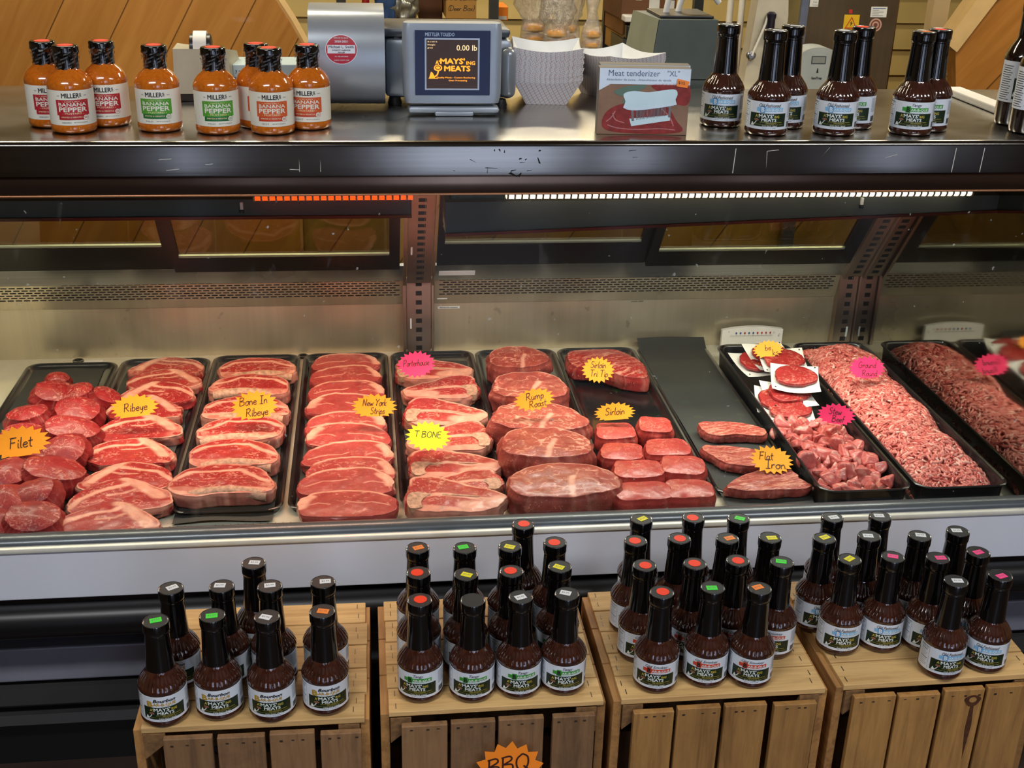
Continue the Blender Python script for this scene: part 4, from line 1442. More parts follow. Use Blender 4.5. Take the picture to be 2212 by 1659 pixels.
def cut_mesh(outline, hw, hd, th, seed, colf, pal, N=132, K=36, bulge=.05, lump=.003, dome=.0015, fatrim=None, rnd=.2, sidefat=.85, lf=28):
    """one slab of meat: outline control points in units of the half sizes; returns mesh builder, colours"""
    o = spline(outline, N) * [hw, hd]
    rs_ = np.random.RandomState(seed)
    ang = np.arange(N) * 2 * PI / N
    cs = np.column_stack([np.cos(ang), np.sin(ang), np.zeros(N)])
    o = o * (1 + (.14 * (fbm(cs * 1.6 + seed * 1.3, seed, 2) - .5) + .07 * (fbm(cs * 5 + seed, seed + 1, 3) - .5))[:, None])
    c = o.mean(0)
    rows, T, SD = [], [], []
    rr = th * rnd
    for k in range(1, K + 1):
        t = (k / K) ** 0.85
        p = c + (o - c) * t
        rows.append(np.column_stack([p, np.full(N, th + dome * (1 - t * t))])); T.append(np.full(N, t)); SD.append(np.zeros(N))
    nrm = (o - c) / np.linalg.norm(o - c, axis=1)[:, None]
    S = 8
    for k in range(1, S + 1):
        q = k / S
        if q < 0.35:
            a = q / .35 * PI / 2
            off, z = rr * math.sin(a), th - rr * (1 - math.cos(a))
        else:
            off, z = rr * (1.0 - 0.35 * ((q - .35) / .65) ** 2), th - rr - (th - rr) * (q - .35) / .65
        p = o + nrm * (off - rr * .6)
        rows.append(np.column_stack([p, np.full(N, z)])); T.append(np.ones(N)); SD.append(np.full(N, max(q, .05)))
    V = np.vstack([np.array([[c[0], c[1], th + dome]])] + rows)
    t = np.concatenate([[0]] + T); sd = np.concatenate([[0]] + SD)
    P2 = np.vstack([c[None, :]] + [c + (o - c) * tt[:, None] for tt in T])        # flattened position used for the tissue map
    edge = np.concatenate([[np.linalg.norm(o - c, axis=1).min()]] + [np.linalg.norm(o - c, axis=1) * (1 - tt) for tt in T])
    # lumps: soft waves on top, ragged sides
    q = V * lf + seed * 3.1
    V[:, 2] += (fbm(q, seed, 3) - .5) * 2 * lump * np.where(sd > 0, np.clip(V[:, 2] / th, 0, 1), 1)
    n2 = (fbm(V * [lf * 2.0, lf * 2.0, lf * 2.2] + seed * 1.7, seed + 5, 3) - .5) * 2 * lump * 1.8
    d = V[:, :2] - c
    V[:, :2] += d / (np.linalg.norm(d, axis=1)[:, None] + 1e-9) * (n2 * (sd > 0.2))[:, None]
    V[:, 2] = np.maximum(V[:, 2], 0)
    F = [[0, 1 + i, 1 + (i + 1) % N] for i in range(N)]
    L = K + S
    for k in range(L - 1):
        F += [[1 + k * N + i, 1 + (k + 1) * N + i, 1 + (k + 1) * N + (i + 1) % N, 1 + k * N + (i + 1) % N] for i in range(N)]
    F.append([1 + (L - 1) * N + i for i in range(N)][::-1])
    Q = P2 / [hw, hd]
    W = Q + 0.16 * (np.column_stack([fbm(np.column_stack([P2 * 26, np.full(len(P2), seed)]), seed + 1, 3), fbm(np.column_stack([P2 * 26, np.full(len(P2), seed + 9.5)]), seed + 2, 3)]) - .5)
    z3 = np.column_stack([P2 * 42, np.full(len(P2), seed * .7)])
    mus = fbm(z3, seed + 3, 3)[:, None]
    base = pal[0] * (1 - mus) + pal[1] * mus
    fat = np.clip(colf(W, Q, edge, sd, seed), 0, 1)
    fat = fat * np.where(sd > .12, sidefat, 1)
    fc = FATC * (1 - mus) + FATW * mus
    col = base * (1 - fat[:, None]) + fc * fat[:, None]
    side = sd > .12
    streak = fbm(V * [70, 70, 14] + seed, seed + 8, 2)
    col = np.where(side[:, None], col * (0.72 + 0.4 * streak[:, None]), col)
    return MB().add(V, F), np.column_stack([col, 1 - fat])


def veins(W, seed, freq=3.2, th=0.05, keep=.5):
    """thin branching white lines: the zero set of a noise field, kept in patches"""
    p = np.column_stack([W * freq, np.full(len(W), seed * 1.3)])
    a = np.abs(fbm(p, seed + 31, 3) - .5)
    b = fbm(np.column_stack([W * 1.7, np.full(len(W), seed * 2.1)]), seed + 47, 2)
    return sstep(th, th * .35, a) * sstep(keep - .06, keep + .06, b)


def col_ribeye(flip):
    def f(W, Q, e, sd, seed):
        w = W * [flip, 1]
        band = sstep(.11, .04, polydist(w, [(-.95, -.35), (-.72, .1), (-.35, .38), (.05, .52), (.2, .72)]))
        pocket = sstep(.20, .08, polydist(w, [(.12, .92), (.42, .45), (.62, .1), (.78, -.25)]))
        band2 = sstep(.07, .025, polydist(w, [(.3, .3), (.1, .12), (-.2, .08)])) * .8
        rim = sstep(.005, .0015, e) * sstep(.42, .55, fbm(np.column_stack([Q * 1.6, np.full(len(Q), seed)]), seed, 2)) * (sd < .5)
        tail = sstep(.6, .95, w[:, 0]) * .5 * (fbm(np.column_stack([Q * 7, np.full(len(Q), seed)]), seed + 4, 2) > .45)
        v = veins(W, seed, 5.5, .022, .48) * .75
        sidefat = (sd > .1) * sstep(.55, .62, fbm(np.column_stack([Q * 4, np.full(len(Q), seed)]), seed + 6, 2)) * .7
        return np.maximum.reduce([band, pocket, band2, rim, tail, v, sidefat])
    return f


def col_bonein(flip):
    def f(W, Q, e, sd, seed):
        w = W * [flip, 1]
        band = sstep(.10, .035, polydist(w, [(-.95, .0), (-.65, .42), (-.2, .55), (.3, .62), (.55, .3), (.9, .0)]))
        low = sstep(-.34, -.46, W[:, 1]) * (.45 + .5 * (fbm(np.column_stack([Q * 4, np.full(len(Q), seed)]), seed + 6, 2) > .5))
        rim = sstep(.005, .001, e) * (sd < .5) * .7
        end = sstep(.66, .9, w[:, 0]) * .6 * (fbm(np.column_stack([Q * 5, np.full(len(Q), seed)]), seed + 9, 2) > .45)
        v = veins(W, seed, 6.0, .03, .4) * .8
        return np.maximum.reduce([band, low, rim, end, v])
    return f


def col_strip(flip):
    def f(W, Q, e, sd, seed):
        w = W * [flip, 1]
        top = sstep(.0085, .004, e) * sstep(-.05, .35, w[:, 1] + .35 * w[:, 0]) * (sd < .75)
        endf = sstep(.20, .08, polydist(w, [(.72, .55), (.88, .2), (.93, -.2)]))
        line = sstep(.045, .015, polydist(w, [(-.85, -.25), (-.5, .0), (-.15, -.02), (.0, .1)])) * .8
        line2 = sstep(.04, .015, polydist(w, [(.9, -.15), (.55, .05), (.35, -.1)])) * .7
        v = veins(W, seed, 4.2, .018, .55) * .7
        return np.maximum.reduce([top, endf, line, line2, v])
    return f


def col_tbone(flip):
    def f(W, Q, e, sd, seed):
        w = W * [flip, 1]
        top = sstep(.008, .003, e) * sstep(.1, .4, w[:, 1] + .2 * w[:, 0]) * (sd < .8)
        mid = sstep(.13, .05, polydist(w, [(-.85, -.15), (-.2, .0), (.3, -.05), (.85, -.15)]))
        endf = sstep(.35, .15, polydist(w, [(.35, -.5), (.75, -.3), (.95, -.1)])) * .95
        low = sstep(-.62, -.72, w[:, 1]) * .8
        v = veins(W, seed, 6.0, .03, .42) * .8
        sf = (sd > .1) * sstep(.52, .60, fbm(np.column_stack([Q * 3, np.full(len(Q), seed)]), seed + 6, 2)) * .85
        return np.maximum.reduce([top, mid, endf, low, v, sf])
    return f


def col_roast(W, Q, e, sd, seed):
    v = veins(W, seed, 2.6, .02, .42) * .85
    v2 = veins(W + 5, seed + 3, 4.5, .022, .5) * .7
    wedge = sstep(.10, .03, polydist(W, [(.05, -.95), (.08, -.4), (.2, .1)])) * .8
    rim = sstep(.004, .001, e) * sstep(.1, .5, Q[:, 1]) * (sd < .4)
    sv = (sd > .2) * veins(W + 9, seed + 6, 3.5, .03, .5) * .5
    return np.maximum.reduce([v, v2, wedge, rim, sv])


def col_lean(amount=.6, freq=4.0, th=.02):
    def f(W, Q, e, sd, seed):
        return np.maximum(veins(W, seed, freq, th, .45) * amount, veins(W + 7, seed + 2, freq * 1.8, th * 1.2, .55) * amount * .8)
    return f


def col_grain(W, Q, e, sd, seed):
    """long streaks, as in a flat iron steak"""
    S = W @ np.array([[math.cos(.5), -math.sin(.5)], [math.sin(.5), math.cos(.5)]])
    return np.maximum(veins(S * [.45, 2.2], seed, 3.2, .05, .35) * .75, veins(S * [.7, 3], seed + 4, 4, .05, .45) * .6)


O_RIB = [(-1, -.25), (-.82, .35), (-.42, .8), (.05, 1), (.42, .76), (.76, .3), (1, -.15), (.98, -.65), (.62, -.85), (0, -.92), (-.6, -.95), (-.92, -.7)]
O_BON = [(-1, -.1), (-.9, .45), (-.5, .85), (0, 1), (.45, .85), (.8, .5), (1, -.05), (.98, -.55), (.6, -.72), (0, -.78), (-.5, -.95), (-.92, -.7)]
O_STR = [(-1, -.25), (-.86, .42), (-.5, .85), (.05, 1), (.6, .88), (.9, .4), (1, -.2), (.84, -.75), (.2, -.92), (-.5, -.92), (-.92, -.75)]
O_TBN = [(-1, .1), (-.93, .78), (-.5, 1), (.1, .75), (.6, .5), (1, .15), (.95, -.4), (.5, -.8), (0, -.9), (-.6, -1), (-.97, -.6)]
O_RMP = [(-1, -.2), (-.9, .45), (-.5, .9), (.1, 1), (.6, .75), (.95, .2), (1, -.45), (.65, -.85), (0, -1), (-.65, -.9), (-.95, -.6)]
O_SQ = [(-1, -.6), (-.95, .3), (-.75, .9), (0, 1), (.75, .9), (1, .3), (.97, -.6), (.7, -.95), (0, -1), (-.75, -.97)]
O_FIL = [(-1, -.1), (-.75, .65), (-.1, 1), (.6, .85), (1, .2), (.85, -.55), (.25, -1), (-.5, -.9), (-.9, -.5)]


def cut(name, label, cat, group, outline, px, th, seed, colf, pal, w, d, tilt=0.0, rz=0.0, z=None, mat='meat', flip=1, parts=None, lift=0.0, **kw):
    """px: (x, y) of the middle of the top face"""
    ol = [(a * flip, b) for a, b in outline]
    if flip < 0:
        ol = ol[::-1]
    mb, col = cut_mesh(ol, w / 2, d / 2, th, seed, colf, pal, **kw)
    o = obj(name, mb, M[mat], None, 180, col)
    zz = (ZF + 0.0015 if z is None else z) + math.sin(abs(tilt)) * d / 2 * 0.92 + lift
    o.location = (px[0], px[1], zz)
    o.rotation_euler = (tilt, 0, rz)
    return tag(o, label, cat, group)


def order(i, n, what, tray):
    w = ['front', 'second from the glass', 'third from the glass', 'fourth from the glass', 'fifth from the glass', 'sixth from the glass', 'seventh from the glass', 'eighth from the glass', 'ninth from the glass', 'tenth from the glass']
    if i == 0:
        return '%s nearest the glass in %s' % (what, tray)
    if i == n - 1:
        return '%s at the far back of %s' % (what, tray)
    return '%s %s in %s' % (what, w[i], tray)


# ribeyes
RIB = [((-0.4872, 1.9984), .190, .118, 1, -.02), ((-0.4822, 2.0917), .188, .118, 1, .16), ((-0.4819, 2.1750), .178, .100, -1, .05), ((-0.4925, 2.2885), .178, .108, 1, -.08), ((-0.4923, 2.4015), .176, .105, 1, .02),
       ((-0.5014, 2.5033), .166, .100, 1, -.05), ((-0.4865, 2.5833), .170, .098, -1, .06), ((-0.4794, 2.6645), .172, .098, 1, -.04), ((-0.4853, 2.7453), .172, .095, -1, .05)]
for i, (p, w, d, fl, rz) in enumerate(RIB):
    cut('ribeye_steak', order(i, 9, 'boneless ribeye steak with pale fat band', 'the ribeye tray'), 'steak', 'boneless ribeye steaks', O_RIB, p, .024, 100 + i, col_ribeye(fl), C_RIB, w, d, .15 if i in (0, 1, 2, 4, 5, 6) else .10, rz, flip=fl)
# bone-in ribeyes
BNI = [((-0.2919, 2.1307), .198, .112, 1, -.08), ((-0.2823, 2.2470), .180, .105, 1, -.10), ((-0.2805, 2.3634), .180, .100, -1, .06), ((-0.2757, 2.4710), .185, .100, 1, -.06), ((-0.2781, 2.6006), .176, .098, -1, -.05), ((-0.2688, 2.7014), .180, .095, 1, .02)]
for i, (p, w, d, fl, rz) in enumerate(BNI):
    o = cut('bone_in_ribeye', order(i, 6, 'bone in ribeye steak with curved rib bone', 'its tray'), 'steak', 'bone in ribeye steaks', O_BON, p, .032, 200 + i, col_bonein(fl), C_RIB, w, d, .14, rz, flip=fl)
    b = MB()
    path = [(w / 2 * x * fl, d / 2 * y, 0.0185 + zz) for x, y, zz in ((-.70, -.74, .002), (-.35, -.62, .006), (.1, -.52, .008), (.5, -.54, .006), (.90, -.62, .002))]
    path = spline(path, 14, False)
    b.tube(path, np.concatenate([[.0105], np.full(12, .0125), [.0115]]), 10, 0, True, 0.9)
    obj('rib_bone', b, M['bone'], o, 60)
# strip steaks
NYS = [((-0.0534, 2.0436), .192, .100, -1, .0), ((-0.0541, 2.1089), .186, .060, 1, .05), ((-0.0519, 2.1251), .186, .095, 1, -.04), ((-0.0458, 2.1727), .178, .095, 1, -.06), ((-0.0502, 2.2472), .186, .095, 1, .02),
       ((-0.0518, 2.3362), .178, .095, -1, -.06), ((-0.0573, 2.3965), .176, .095, 1, .04), ((-0.0582, 2.4955), .172, .092, -1, -.04), ((-0.0579, 2.5739), .172, .090, 1, .0), ((-0.0608, 2.6656), .166, .088, 1, .03), ((-0.0605, 2.7474), .164, .085, 1, .0)]
for i, (p, w, d, fl, rz) in enumerate(NYS):
    lb = 'thin strip steak poking out beneath the front strip steak' if i == 1 else order(i - (i > 1), 10, 'lean strip steak with fat along one edge', 'the strip tray')
    cut('strip_steak', lb, 'steak', 'strip steaks', O_STR, p, .022 if i != 1 else .014, 300 + i, col_strip(fl), C_NY, w, d, (.16 if i not in (0, 1) else .06), rz, mat='meat_fine', flip=fl)
# T bones
TBN = [((0.1565, 2.0394), .190, .112, 1, -.20), ((0.1602, 2.0906), .180, .080, -1, .22), ((0.1656, 2.1760), .186, .100, 1, -.10), ((0.1576, 2.2935), .176, .110, -1, .22), ((0.1622, 2.4229), .178, .112, 1, -.24), ((0.1571, 2.5566), .174, .100, -1, .16), ((0.1510, 2.6736), .182, .100, 1, -.14)]
for i, (p, w, d, fl, rz) in enumerate(TBN):
    o = cut('t_bone_steak', order(i, 7, 'T bone steak with pale bone and fat', 'its tray'), 'steak', 'T bone and porterhouse steaks', O_TBN, p, .030, 400 + i, col_tbone(fl), C_TB, w, d, .15, rz, flip=fl)
    b = MB()
    hw, hd = w / 2, d / 2
    q = spline([(-.94, -.10), (-.78, .02), (-.50, -.06), (-.60, -.24), (-.66, -.52), (-.62, -.80), (-.84, -.90), (-.95, -.50)], 26) * [hw * fl, hd]
    b.prism(q if fl > 0 else q[::-1], .016, .0322)
    q = spline([(-.60, -.08), (-.1, .03), (.42, .02), (.46, -.04), (-.1, -.05), (-.58, -.18)], 24) * [hw * fl, hd]
    b.prism(q if fl > 0 else q[::-1], .022, .0318)
    obj('t_bone', b, M['bone'], o, 60)
o = cut('beef_scrap', 'small pink scrap of fat and beef at the front of the T bone tray', 'meat', None, O_FIL, (0.1018, 2.0351), .012, 480, col_tbone(1), C_TB, .036, .026, N=60, K=10)
# rump roasts
RMP = [((0.3666, 2.0504), .218, .115, .055, .05, .10), ((0.3525, 2.1862), .182, .125, .072, -.1, .06), ((0.3583, 2.3239), .205, .115, .066, -.18, .06), ((0.3628, 2.5018), .172, .115, .058, -.2, .16), ((0.3545, 2.6880), .140, .095, .055, .0, .16)]
for i, (p, w, d, th, rz, tl) in enumerate(RMP):
    cut('rump_roast', order(i, 5, 'thick brownish red rump roast', 'the rump tray'), 'roast', 'rump roasts', O_RMP, p, th, 500 + i, col_roast, C_RUMP, w, d, tl, rz, lump=.006, dome=.005, rnd=.26, lift=-.002, sidefat=.35, lf=20)
# tri tip
cut('tri_tip_roast', 'large smooth red tri tip roast at the back of the sirloin tray', 'roast', None, [(-1, .35), (-.9, .85), (-.3, 1), (.4, .85), (.8, .35), (1, -.5), (.85, -.95), (.35, -.8), (-.2, -.25), (-.8, -.15)],
    (0.5690, 2.6554), .040, 600, col_grain, (np.array(lin('#8a1f22')), np.array(lin('#a5342f'))), .185, .150, .10, -.05, lump=.004, dome=.008, rnd=.4, sidefat=.3)
# sirloins
SIR = [((0.5192, 2.0222), .112, .062, .04, 1, 'front'), ((0.5296, 2.1134), .100, .062, .0, 1, 'second'), ((0.5117, 2.1939), .088, .062, -.15, 1, 'third'), ((0.5172, 2.2920), .084, .062, .05, 1, 'fourth'),
       ((0.6113, 2.0250), .096, .062, -.05, 2, 'front'), ((0.6239, 2.1230), .090, .064, -.18, 2, 'second'), ((0.6134, 2.2045), .094, .064, -.06, 2, 'third'), ((0.6102, 2.3154), .072, .062, -.12, 2, 'fourth')]
for i, (p, w, d, rz, c_, wh) in enumerate(SIR):
    cut('sirloin_steak', 'thick square sirloin piece, %s in the %s column' % (wh if wh != 'front' else 'nearest the glass', 'left' if c_ == 1 else 'right'), 'steak', 'square sirloin pieces', O_SQ, p, .040, 620 + i, col_lean(.6, 3.0, .018), C_SIR, w, d, .12, rz, mat='meat_fine', lump=.003, dome=.004, rnd=.32, N=110, K=30, sidefat=.35)
# flat irons
FLI = [((0.7824, 2.0673), .170, .080, .02, [(-1, -.4), (-.6, .35), (0, .9), (.5, 1), (.75, .5), (.9, -.3), (1, -.85), (.4, -1), (-.3, -.95), (-.85, -.75)], 'flat iron steak nearest the glass, long and grainy'),
       ((0.7667, 2.1738), .160, .080, -.18, [(-1, .75), (-.2, 1), (.5, .6), (1, .1), (.9, -.6), (.2, -1), (-.4, -.9), (-.75, -.2)], 'flat iron steak partly under its orange sign'),
       ((0.7850, 2.3033), .140, .066, -.1, [(-1, .9), (-.3, 1), (.5, .7), (1, .0), (.9, -.8), (.2, -.7), (-.6, -.9), (-1, -.2)], 'smallest flat iron steak, farthest from the glass')]
for i, (p, w, d, rz, ol, lb) in enumerate(FLI):
    cut('flat_iron_steak', lb, 'steak', 'flat iron steaks', ol, p, .020, 640 + i, col_grain, C_FI, w, d, .06, rz, z=ZF + .0105, rnd=.4, sidefat=.25)
# filets
FLT = [((-0.6209, 1.9885), .095, .080, .052, .3, 'filet nearest the glass beside the ribeye tray'), ((-0.6225, 2.0778), .084, .070, .056, -.1, 'upright round filet, second from the glass beside the ribeyes'), ((-0.6305, 2.1807), .115, .085, .050, .1, 'wide filet leaning beside the middle ribeyes'),
       ((-0.6218, 2.2673), .085, .075, .048, .5, 'filet just in front of the marbled wide ones, near the ribeyes'), ((-0.6335, 2.3665), .110, .075, .050, .15, 'oval dark filet beside the orange ribeye sign'), ((-0.6353, 2.4581), .092, .078, .050, .0, 'brightly marbled filet in the middle of its tray'),
       ((-0.7236, 2.4460), .088, .075, .050, -.4, 'filet at the outer edge above the orange filet sign'), ((-0.7163, 2.5672), .090, .066, .046, .4, 'filet at the far outer corner of its tray'), ((-0.6494, 2.5630), .074, .062, .046, -.3, 'filet at the far back in the middle'), ((-0.6002, 2.5421), .060, .064, .040, .8, 'filet at the far back touching the ribeye tray'),
       ((-0.7257, 2.3610), .088, .070, .044, .2, 'filet half covered by the orange filet sign'), ((-0.6831, 2.2398), .085, .060, .035, .6, 'low filet under the lower edge of the filet sign'), ((-0.6833, 2.0626), .072, .075, .052, -.3, 'filet cut off by the edge, second from the glass'), ((-0.7051, 2.1780), .080, .070, .046, .4, 'filet cut off by the edge, below the filet sign'),
       ((-0.6791, 1.9815), .060, .070, .050, .1, 'filet sliver cut off by the edge nearest the glass'), ((-0.7272, 2.6733), .050, .042, .036, .3, 'small filet end piece topping the far outer corner')]
for i, (p, w, d, th, rz, lb) in enumerate(FLT):
    cut('filet', lb, 'steak', 'filets', O_FIL, p, th, 660 + i, col_lean(.55, 3.4, .02), C_FIL, w, d, (.22, .34, .10, .42)[i % 4], rz, mat='meat_raw', lump=.0075, dome=.010, rnd=.42, N=120, K=34, lf=17, sidefat=.3).rotation_euler[1] = (.12, -.18, .25, -.1, .2)[i % 5]
# paper backed patties (cube steaks) at the back of the deep pan
ZP = ZD + 0.010
PAT = [((0.9312, 2.4321), -.2, 'lowest patty showing its edge next to the stew sign', .010), ((0.9418, 2.3964), -.1, 'patty at the bottom of the pile above the stew cubes', .002), ((0.9550, 2.4455), .05, 'patty under the front white paper sheet', .020),
       ((0.9317, 2.6117), .25, 'patty peeking out at the outer side of the pile', .030), ((0.9660, 2.6209), .2, 'patty at the far back behind the orange sign', .045), ((0.9783, 2.5648), -.1, 'big oval patty in the middle of the pile', .054), ((0.9758, 2.4688), -.25, 'top patty lying whole on white paper, nearest the shopper', .050)]
PAT_C = (np.array(lin('#8e1c20')), np.array(lin('#ab3230')))
for i, (p, rz, lb, dz) in enumerate(PAT):
    tl = .22
    zz = ZP + dz + .018
    def pf(u, v, i=i):
        x, y = (u - .5) * .110, (v - .5) * .104
        return (x, y, 0.004 * math.sin(u * 4 + i) * math.sin(v * 3 + i * 2) + .006 * (abs(2 * u - 1) * abs(2 * v - 1)) ** 2)
    pp = MB().grid(12, 12, pf, thick=-.0004)
    for (ux, uy) in ((-.047, -.044), (.047, .044)):
        pp.add([(ux + .0022 * math.cos(a), uy + .0022 * math.sin(a), .0066) for a in np.linspace(0, 2 * PI, 10, endpoint=False)], [list(range(10))], 1)
    po = obj('patty_paper', pp, [M['paper_white'], M['hole']], None, 180)
    po.location = (p[0], p[1], zz)
    po.rotation_euler = (tl, 0, rz)
    tag(po, 'white paper under the ' + lb.replace('patty', 'cube steak'), 'paper', 'white patty papers')
    mb, col = cut_mesh(O_RMP, .096 / 2, .037, .007, 700 + i, col_lean(.5, 5, .03), PAT_C, N=72, K=14, lump=.0016, dome=.002, rnd=.4)
    o = obj('cube_steak_patty', mb, M['meat_fine'], None, 180, col)
    n = np.array([0, -math.sin(tl), math.cos(tl)]) * .005
    o.location = (p[0] + n[0], p[1] + n[1] + .002, zz + n[2])
    o.rotation_euler = (tl, 0, rz + .2)
    tag(o, 'flat oval cube steak, the ' + lb, 'steak', 'cube steak patties')

# stew cubes: every cube an object
rs = np.random.RandomState(11)
protos = []


def ico(sub=3):
    bm = bmesh.new()
    bmesh.ops.create_icosphere(bm, subdivisions=sub, radius=1.0)
    bm.verts.index_update()
    v = np.array([w.co[:] for w in bm.verts]); f = [[w.index for w in p.verts] for p in bm.faces]
    bm.free()
    return v, f


for k in range(9):
    v, f = ico(4)
    nk = rs.normal(size=(11, 3)); nk /= np.linalg.norm(nk, axis=1)[:, None]
    hk = rs.uniform(.62, 1.0, 11)
    dots = np.maximum(v @ nk.T, .02)
    rad = -np.log(np.sum(np.exp(-22 * hk / dots), axis=1)) / 22
    d = v * np.clip(rad, .45, 1.5)[:, None] * np.array([.0205, .0165, .0145]) * rs.uniform(.9, 1.2, 3)
    d *= (0.93 + .14 * fbm(v * 3.0 + k * 7, 800 + k, 3))[:, None]
    mus = fbm(v * 2.2 + k * 3, 820 + k, 3)[:, None]
    c = np.array(lin('#b04643')) * (1 - mus) + np.array(lin('#d27068')) * mus
    ft = sstep(.62, .70, fbm(v * 1.5 + k * 11, 840 + k, 2)) * .7 + veins(v[:, :2], 850 + k, 2.2, .03, .5) * .5
    ft = np.clip(ft, 0, 1)[:, None]
    c = c * (1 - ft) + np.array(lin('#dfa595')) * ft
    o = obj('stew_beef_cube', MB().add(d, f), M['meat_fine'], None, 180, np.column_stack([c, 1 - ft]))
    protos.append(o)
n_st = 0
pts = []
sx, sy = TX['stew']
tries = 0
while n_st < 160 and tries < 20000:
    tries += 1
    x = sx + rs.uniform(-.074, .074); y = rs.uniform(2.010, 2.325)
    layer = 0 if n_st < 62 else (1 if n_st < 118 else 2)
    z = ZD + .012 + layer * .0135
    if abs(x - sx) > (.064, .072, .070)[layer]:
        continue
    if any((x - a) ** 2 + (y - b) ** 2 < .0172 ** 2 for a, b, l in pts if l == layer):
        if rs.rand() < .995:
            continue
    pts.append((x, y, layer))
    p0 = protos[n_st % 9]
    o = p0 if n_st < 9 else p0.copy()
    if n_st >= 9:
        COL.objects.link(o)
    o.location = (x, y, z + rs.uniform(-.002, .003))
    o.rotation_euler = tuple(rs.uniform(-.6, .6, 2)) + (rs.uniform(0, 6.28),)
    s = rs.uniform(.66, .95)
    o.scale = (s, s, s)
    tag(o, 'bite sized pink cube of stew beef heaped in the deep pan before the patties', 'meat', 'stew beef cubes')
    n_st += 1

# ground beef: a heap of short extruded strands nobody could count
rs = np.random.RandomState(21)
gx, gy = TX['ground']


def heap(x, y):
    u = (x - gx) / .097; v = (y - gy) / .372
    h = .056 * (1 - np.abs(u) ** 4.0) * (1 - np.abs(v) ** 9) + .006 * np.sin(v * 9 + u * 2) + .004 * np.sin(v * 17 - u * 4)
    h += .012 * v + .006
    return np.maximum(ZD + .008 + h * .92, ZD + .006)


gm = MB()
cols = []
X, Y = np.meshgrid(np.linspace(gx - .09, gx + .09, 40), np.linspace(gy - .368, gy + .365, 150))
P = np.column_stack([X.ravel(), Y.ravel(), heap(X.ravel(), Y.ravel()) - .003])
P[:, 2] += (fbm(P * 160, 5, 2) - .5) * .010
gm.add(P, [[j * 40 + i, j * 40 + i + 1, (j + 1) * 40 + i + 1, (j + 1) * 40 + i] for j in range(149) for i in range(39)])
mz = fbm(P * 220, 6, 2)[:, None]
cols.append(np.array(lin('#a83c3a')) * (1 - mz) + np.array(lin('#cf7266')) * mz)
for k in range(3900):
    x = gx + rs.uniform(-.092, .092); y = gy + rs.uniform(-.366, .362)
    a = rs.uniform(0, 2 * PI); L = rs.uniform(.010, .024); r = rs.uniform(.0024, .0036)
    m = 6
    s = np.linspace(-.5, .5, m) * L
    bend = rs.uniform(-60, 60)
    px_ = x + np.cos(a) * s - np.sin(a) * bend * s * s
    py_ = y + np.sin(a) * s + np.cos(a) * bend * s * s
    px_ = np.clip(px_, gx - .093, gx + .093); py_ = np.clip(py_, gy - .375, gy + .375)
    pz_ = heap(px_, py_) + rs.uniform(-.001, .0035) + rs.uniform(-.12, .22) * s
    n0 = gm.n
    gm.tube(np.column_stack([px_, py_, pz_]), np.array([.55, .95, 1, 1, .95, .55]) * r, 6)
    c = np.array(lin('#c4564e')) * (1 - (t_ := rs.uniform(0, 1) ** 1.4)) + np.array(lin('#ea9788')) * t_
    if rs.rand() < .08:
        c = np.array(lin('#efb6a6'))
    cols.append(np.tile(c, (gm.n - n0, 1)))
cols = np.vstack(cols)
M['ground'] = meat_material('ground_meat', .2, 420.0, .30)
o = obj('ground_beef', gm, M['ground'], None, 180, np.column_stack([cols, np.full(len(cols), .6)]))
tag(o, 'long heap of coarse pink ground beef filling the deep pan', 'ground meat', None, 'stuff')

# ------------------------------------------------------------------ thermometer
def thermometer(x, y, z):
    t = thing('fridge_thermometer', 'white arched fridge thermometer standing behind the patty pan against the steel back', 'thermometer', (x, y, z))
    w = .082
    top = [(a * w, .046 + .008 * (1 - a * a)) for a in np.linspace(1, -1, 14)]
    obj('body', MB().prism([(-w, 0), (w, 0)] + top, -.006, .006, axis='y'), M['fixture'], t)
    mp = flat_front(-.006)
    d = MB()
    for k in range(9):
        c = 0 if k in (0, 1, 3, 4) else 1
        put_disc(d, mp, -.044 + k * .0115, .037, .0026, .0033, c, 1, 10)
        put_line(d, mp, [(-.044 + k * .0115, .030), (-.044 + k * .0115, .033)], .0006, 2, 1)
    put_line(d, mp, [(-.060, .030), (.055, .030)], .0006, 2, 1)
    for k in range(38):
        put_line(d, mp, [(-.058 + k * .003, .026), (-.058 + k * .003, .029)], .0003, 2, 1)
    put_text(d, lambda x, y, l: mp(.072 + np.asarray(y), .030 - np.asarray(x), l), "Tay", 0, 0, 0, .006, 2)
    put_text(d, mp, "F", -.064, .041, 0, .004, 2)
    put_disc(d, mp, .058, .037, .0026, .0026, 2, 1, 12)
    put_disc(d, mp, .058, .037, .0021, .0021, 3, 2, 12)
    obj('scale_print', d, [plain('dial_blue', '#3c5f96', .5), plain('dial_red', '#a8403f', .5), M['ink'], M['fixture']], t)
    return t


thermometer(*(0.9970, 2.8620, 0.5030))

# ------------------------------------------------------------------ starburst price signs
M['sign_orange'] = plain('sign_orange', '#ffa012', .6, 0, 0, .01)
M['sign_orange2'] = plain('sign_deep_orange', '#ff8c1c', .6, 0, 0, .01)
M['sign_pink'] = plain('sign_pink', '#ff2f6c', .6, 0, 0, .01)
M['sign_yellow'] = plain('sign_yellow', '#fffb08', .6, 0, 0, .01)
M['marker'] = plain('marker_ink', '#3a1206', .6)


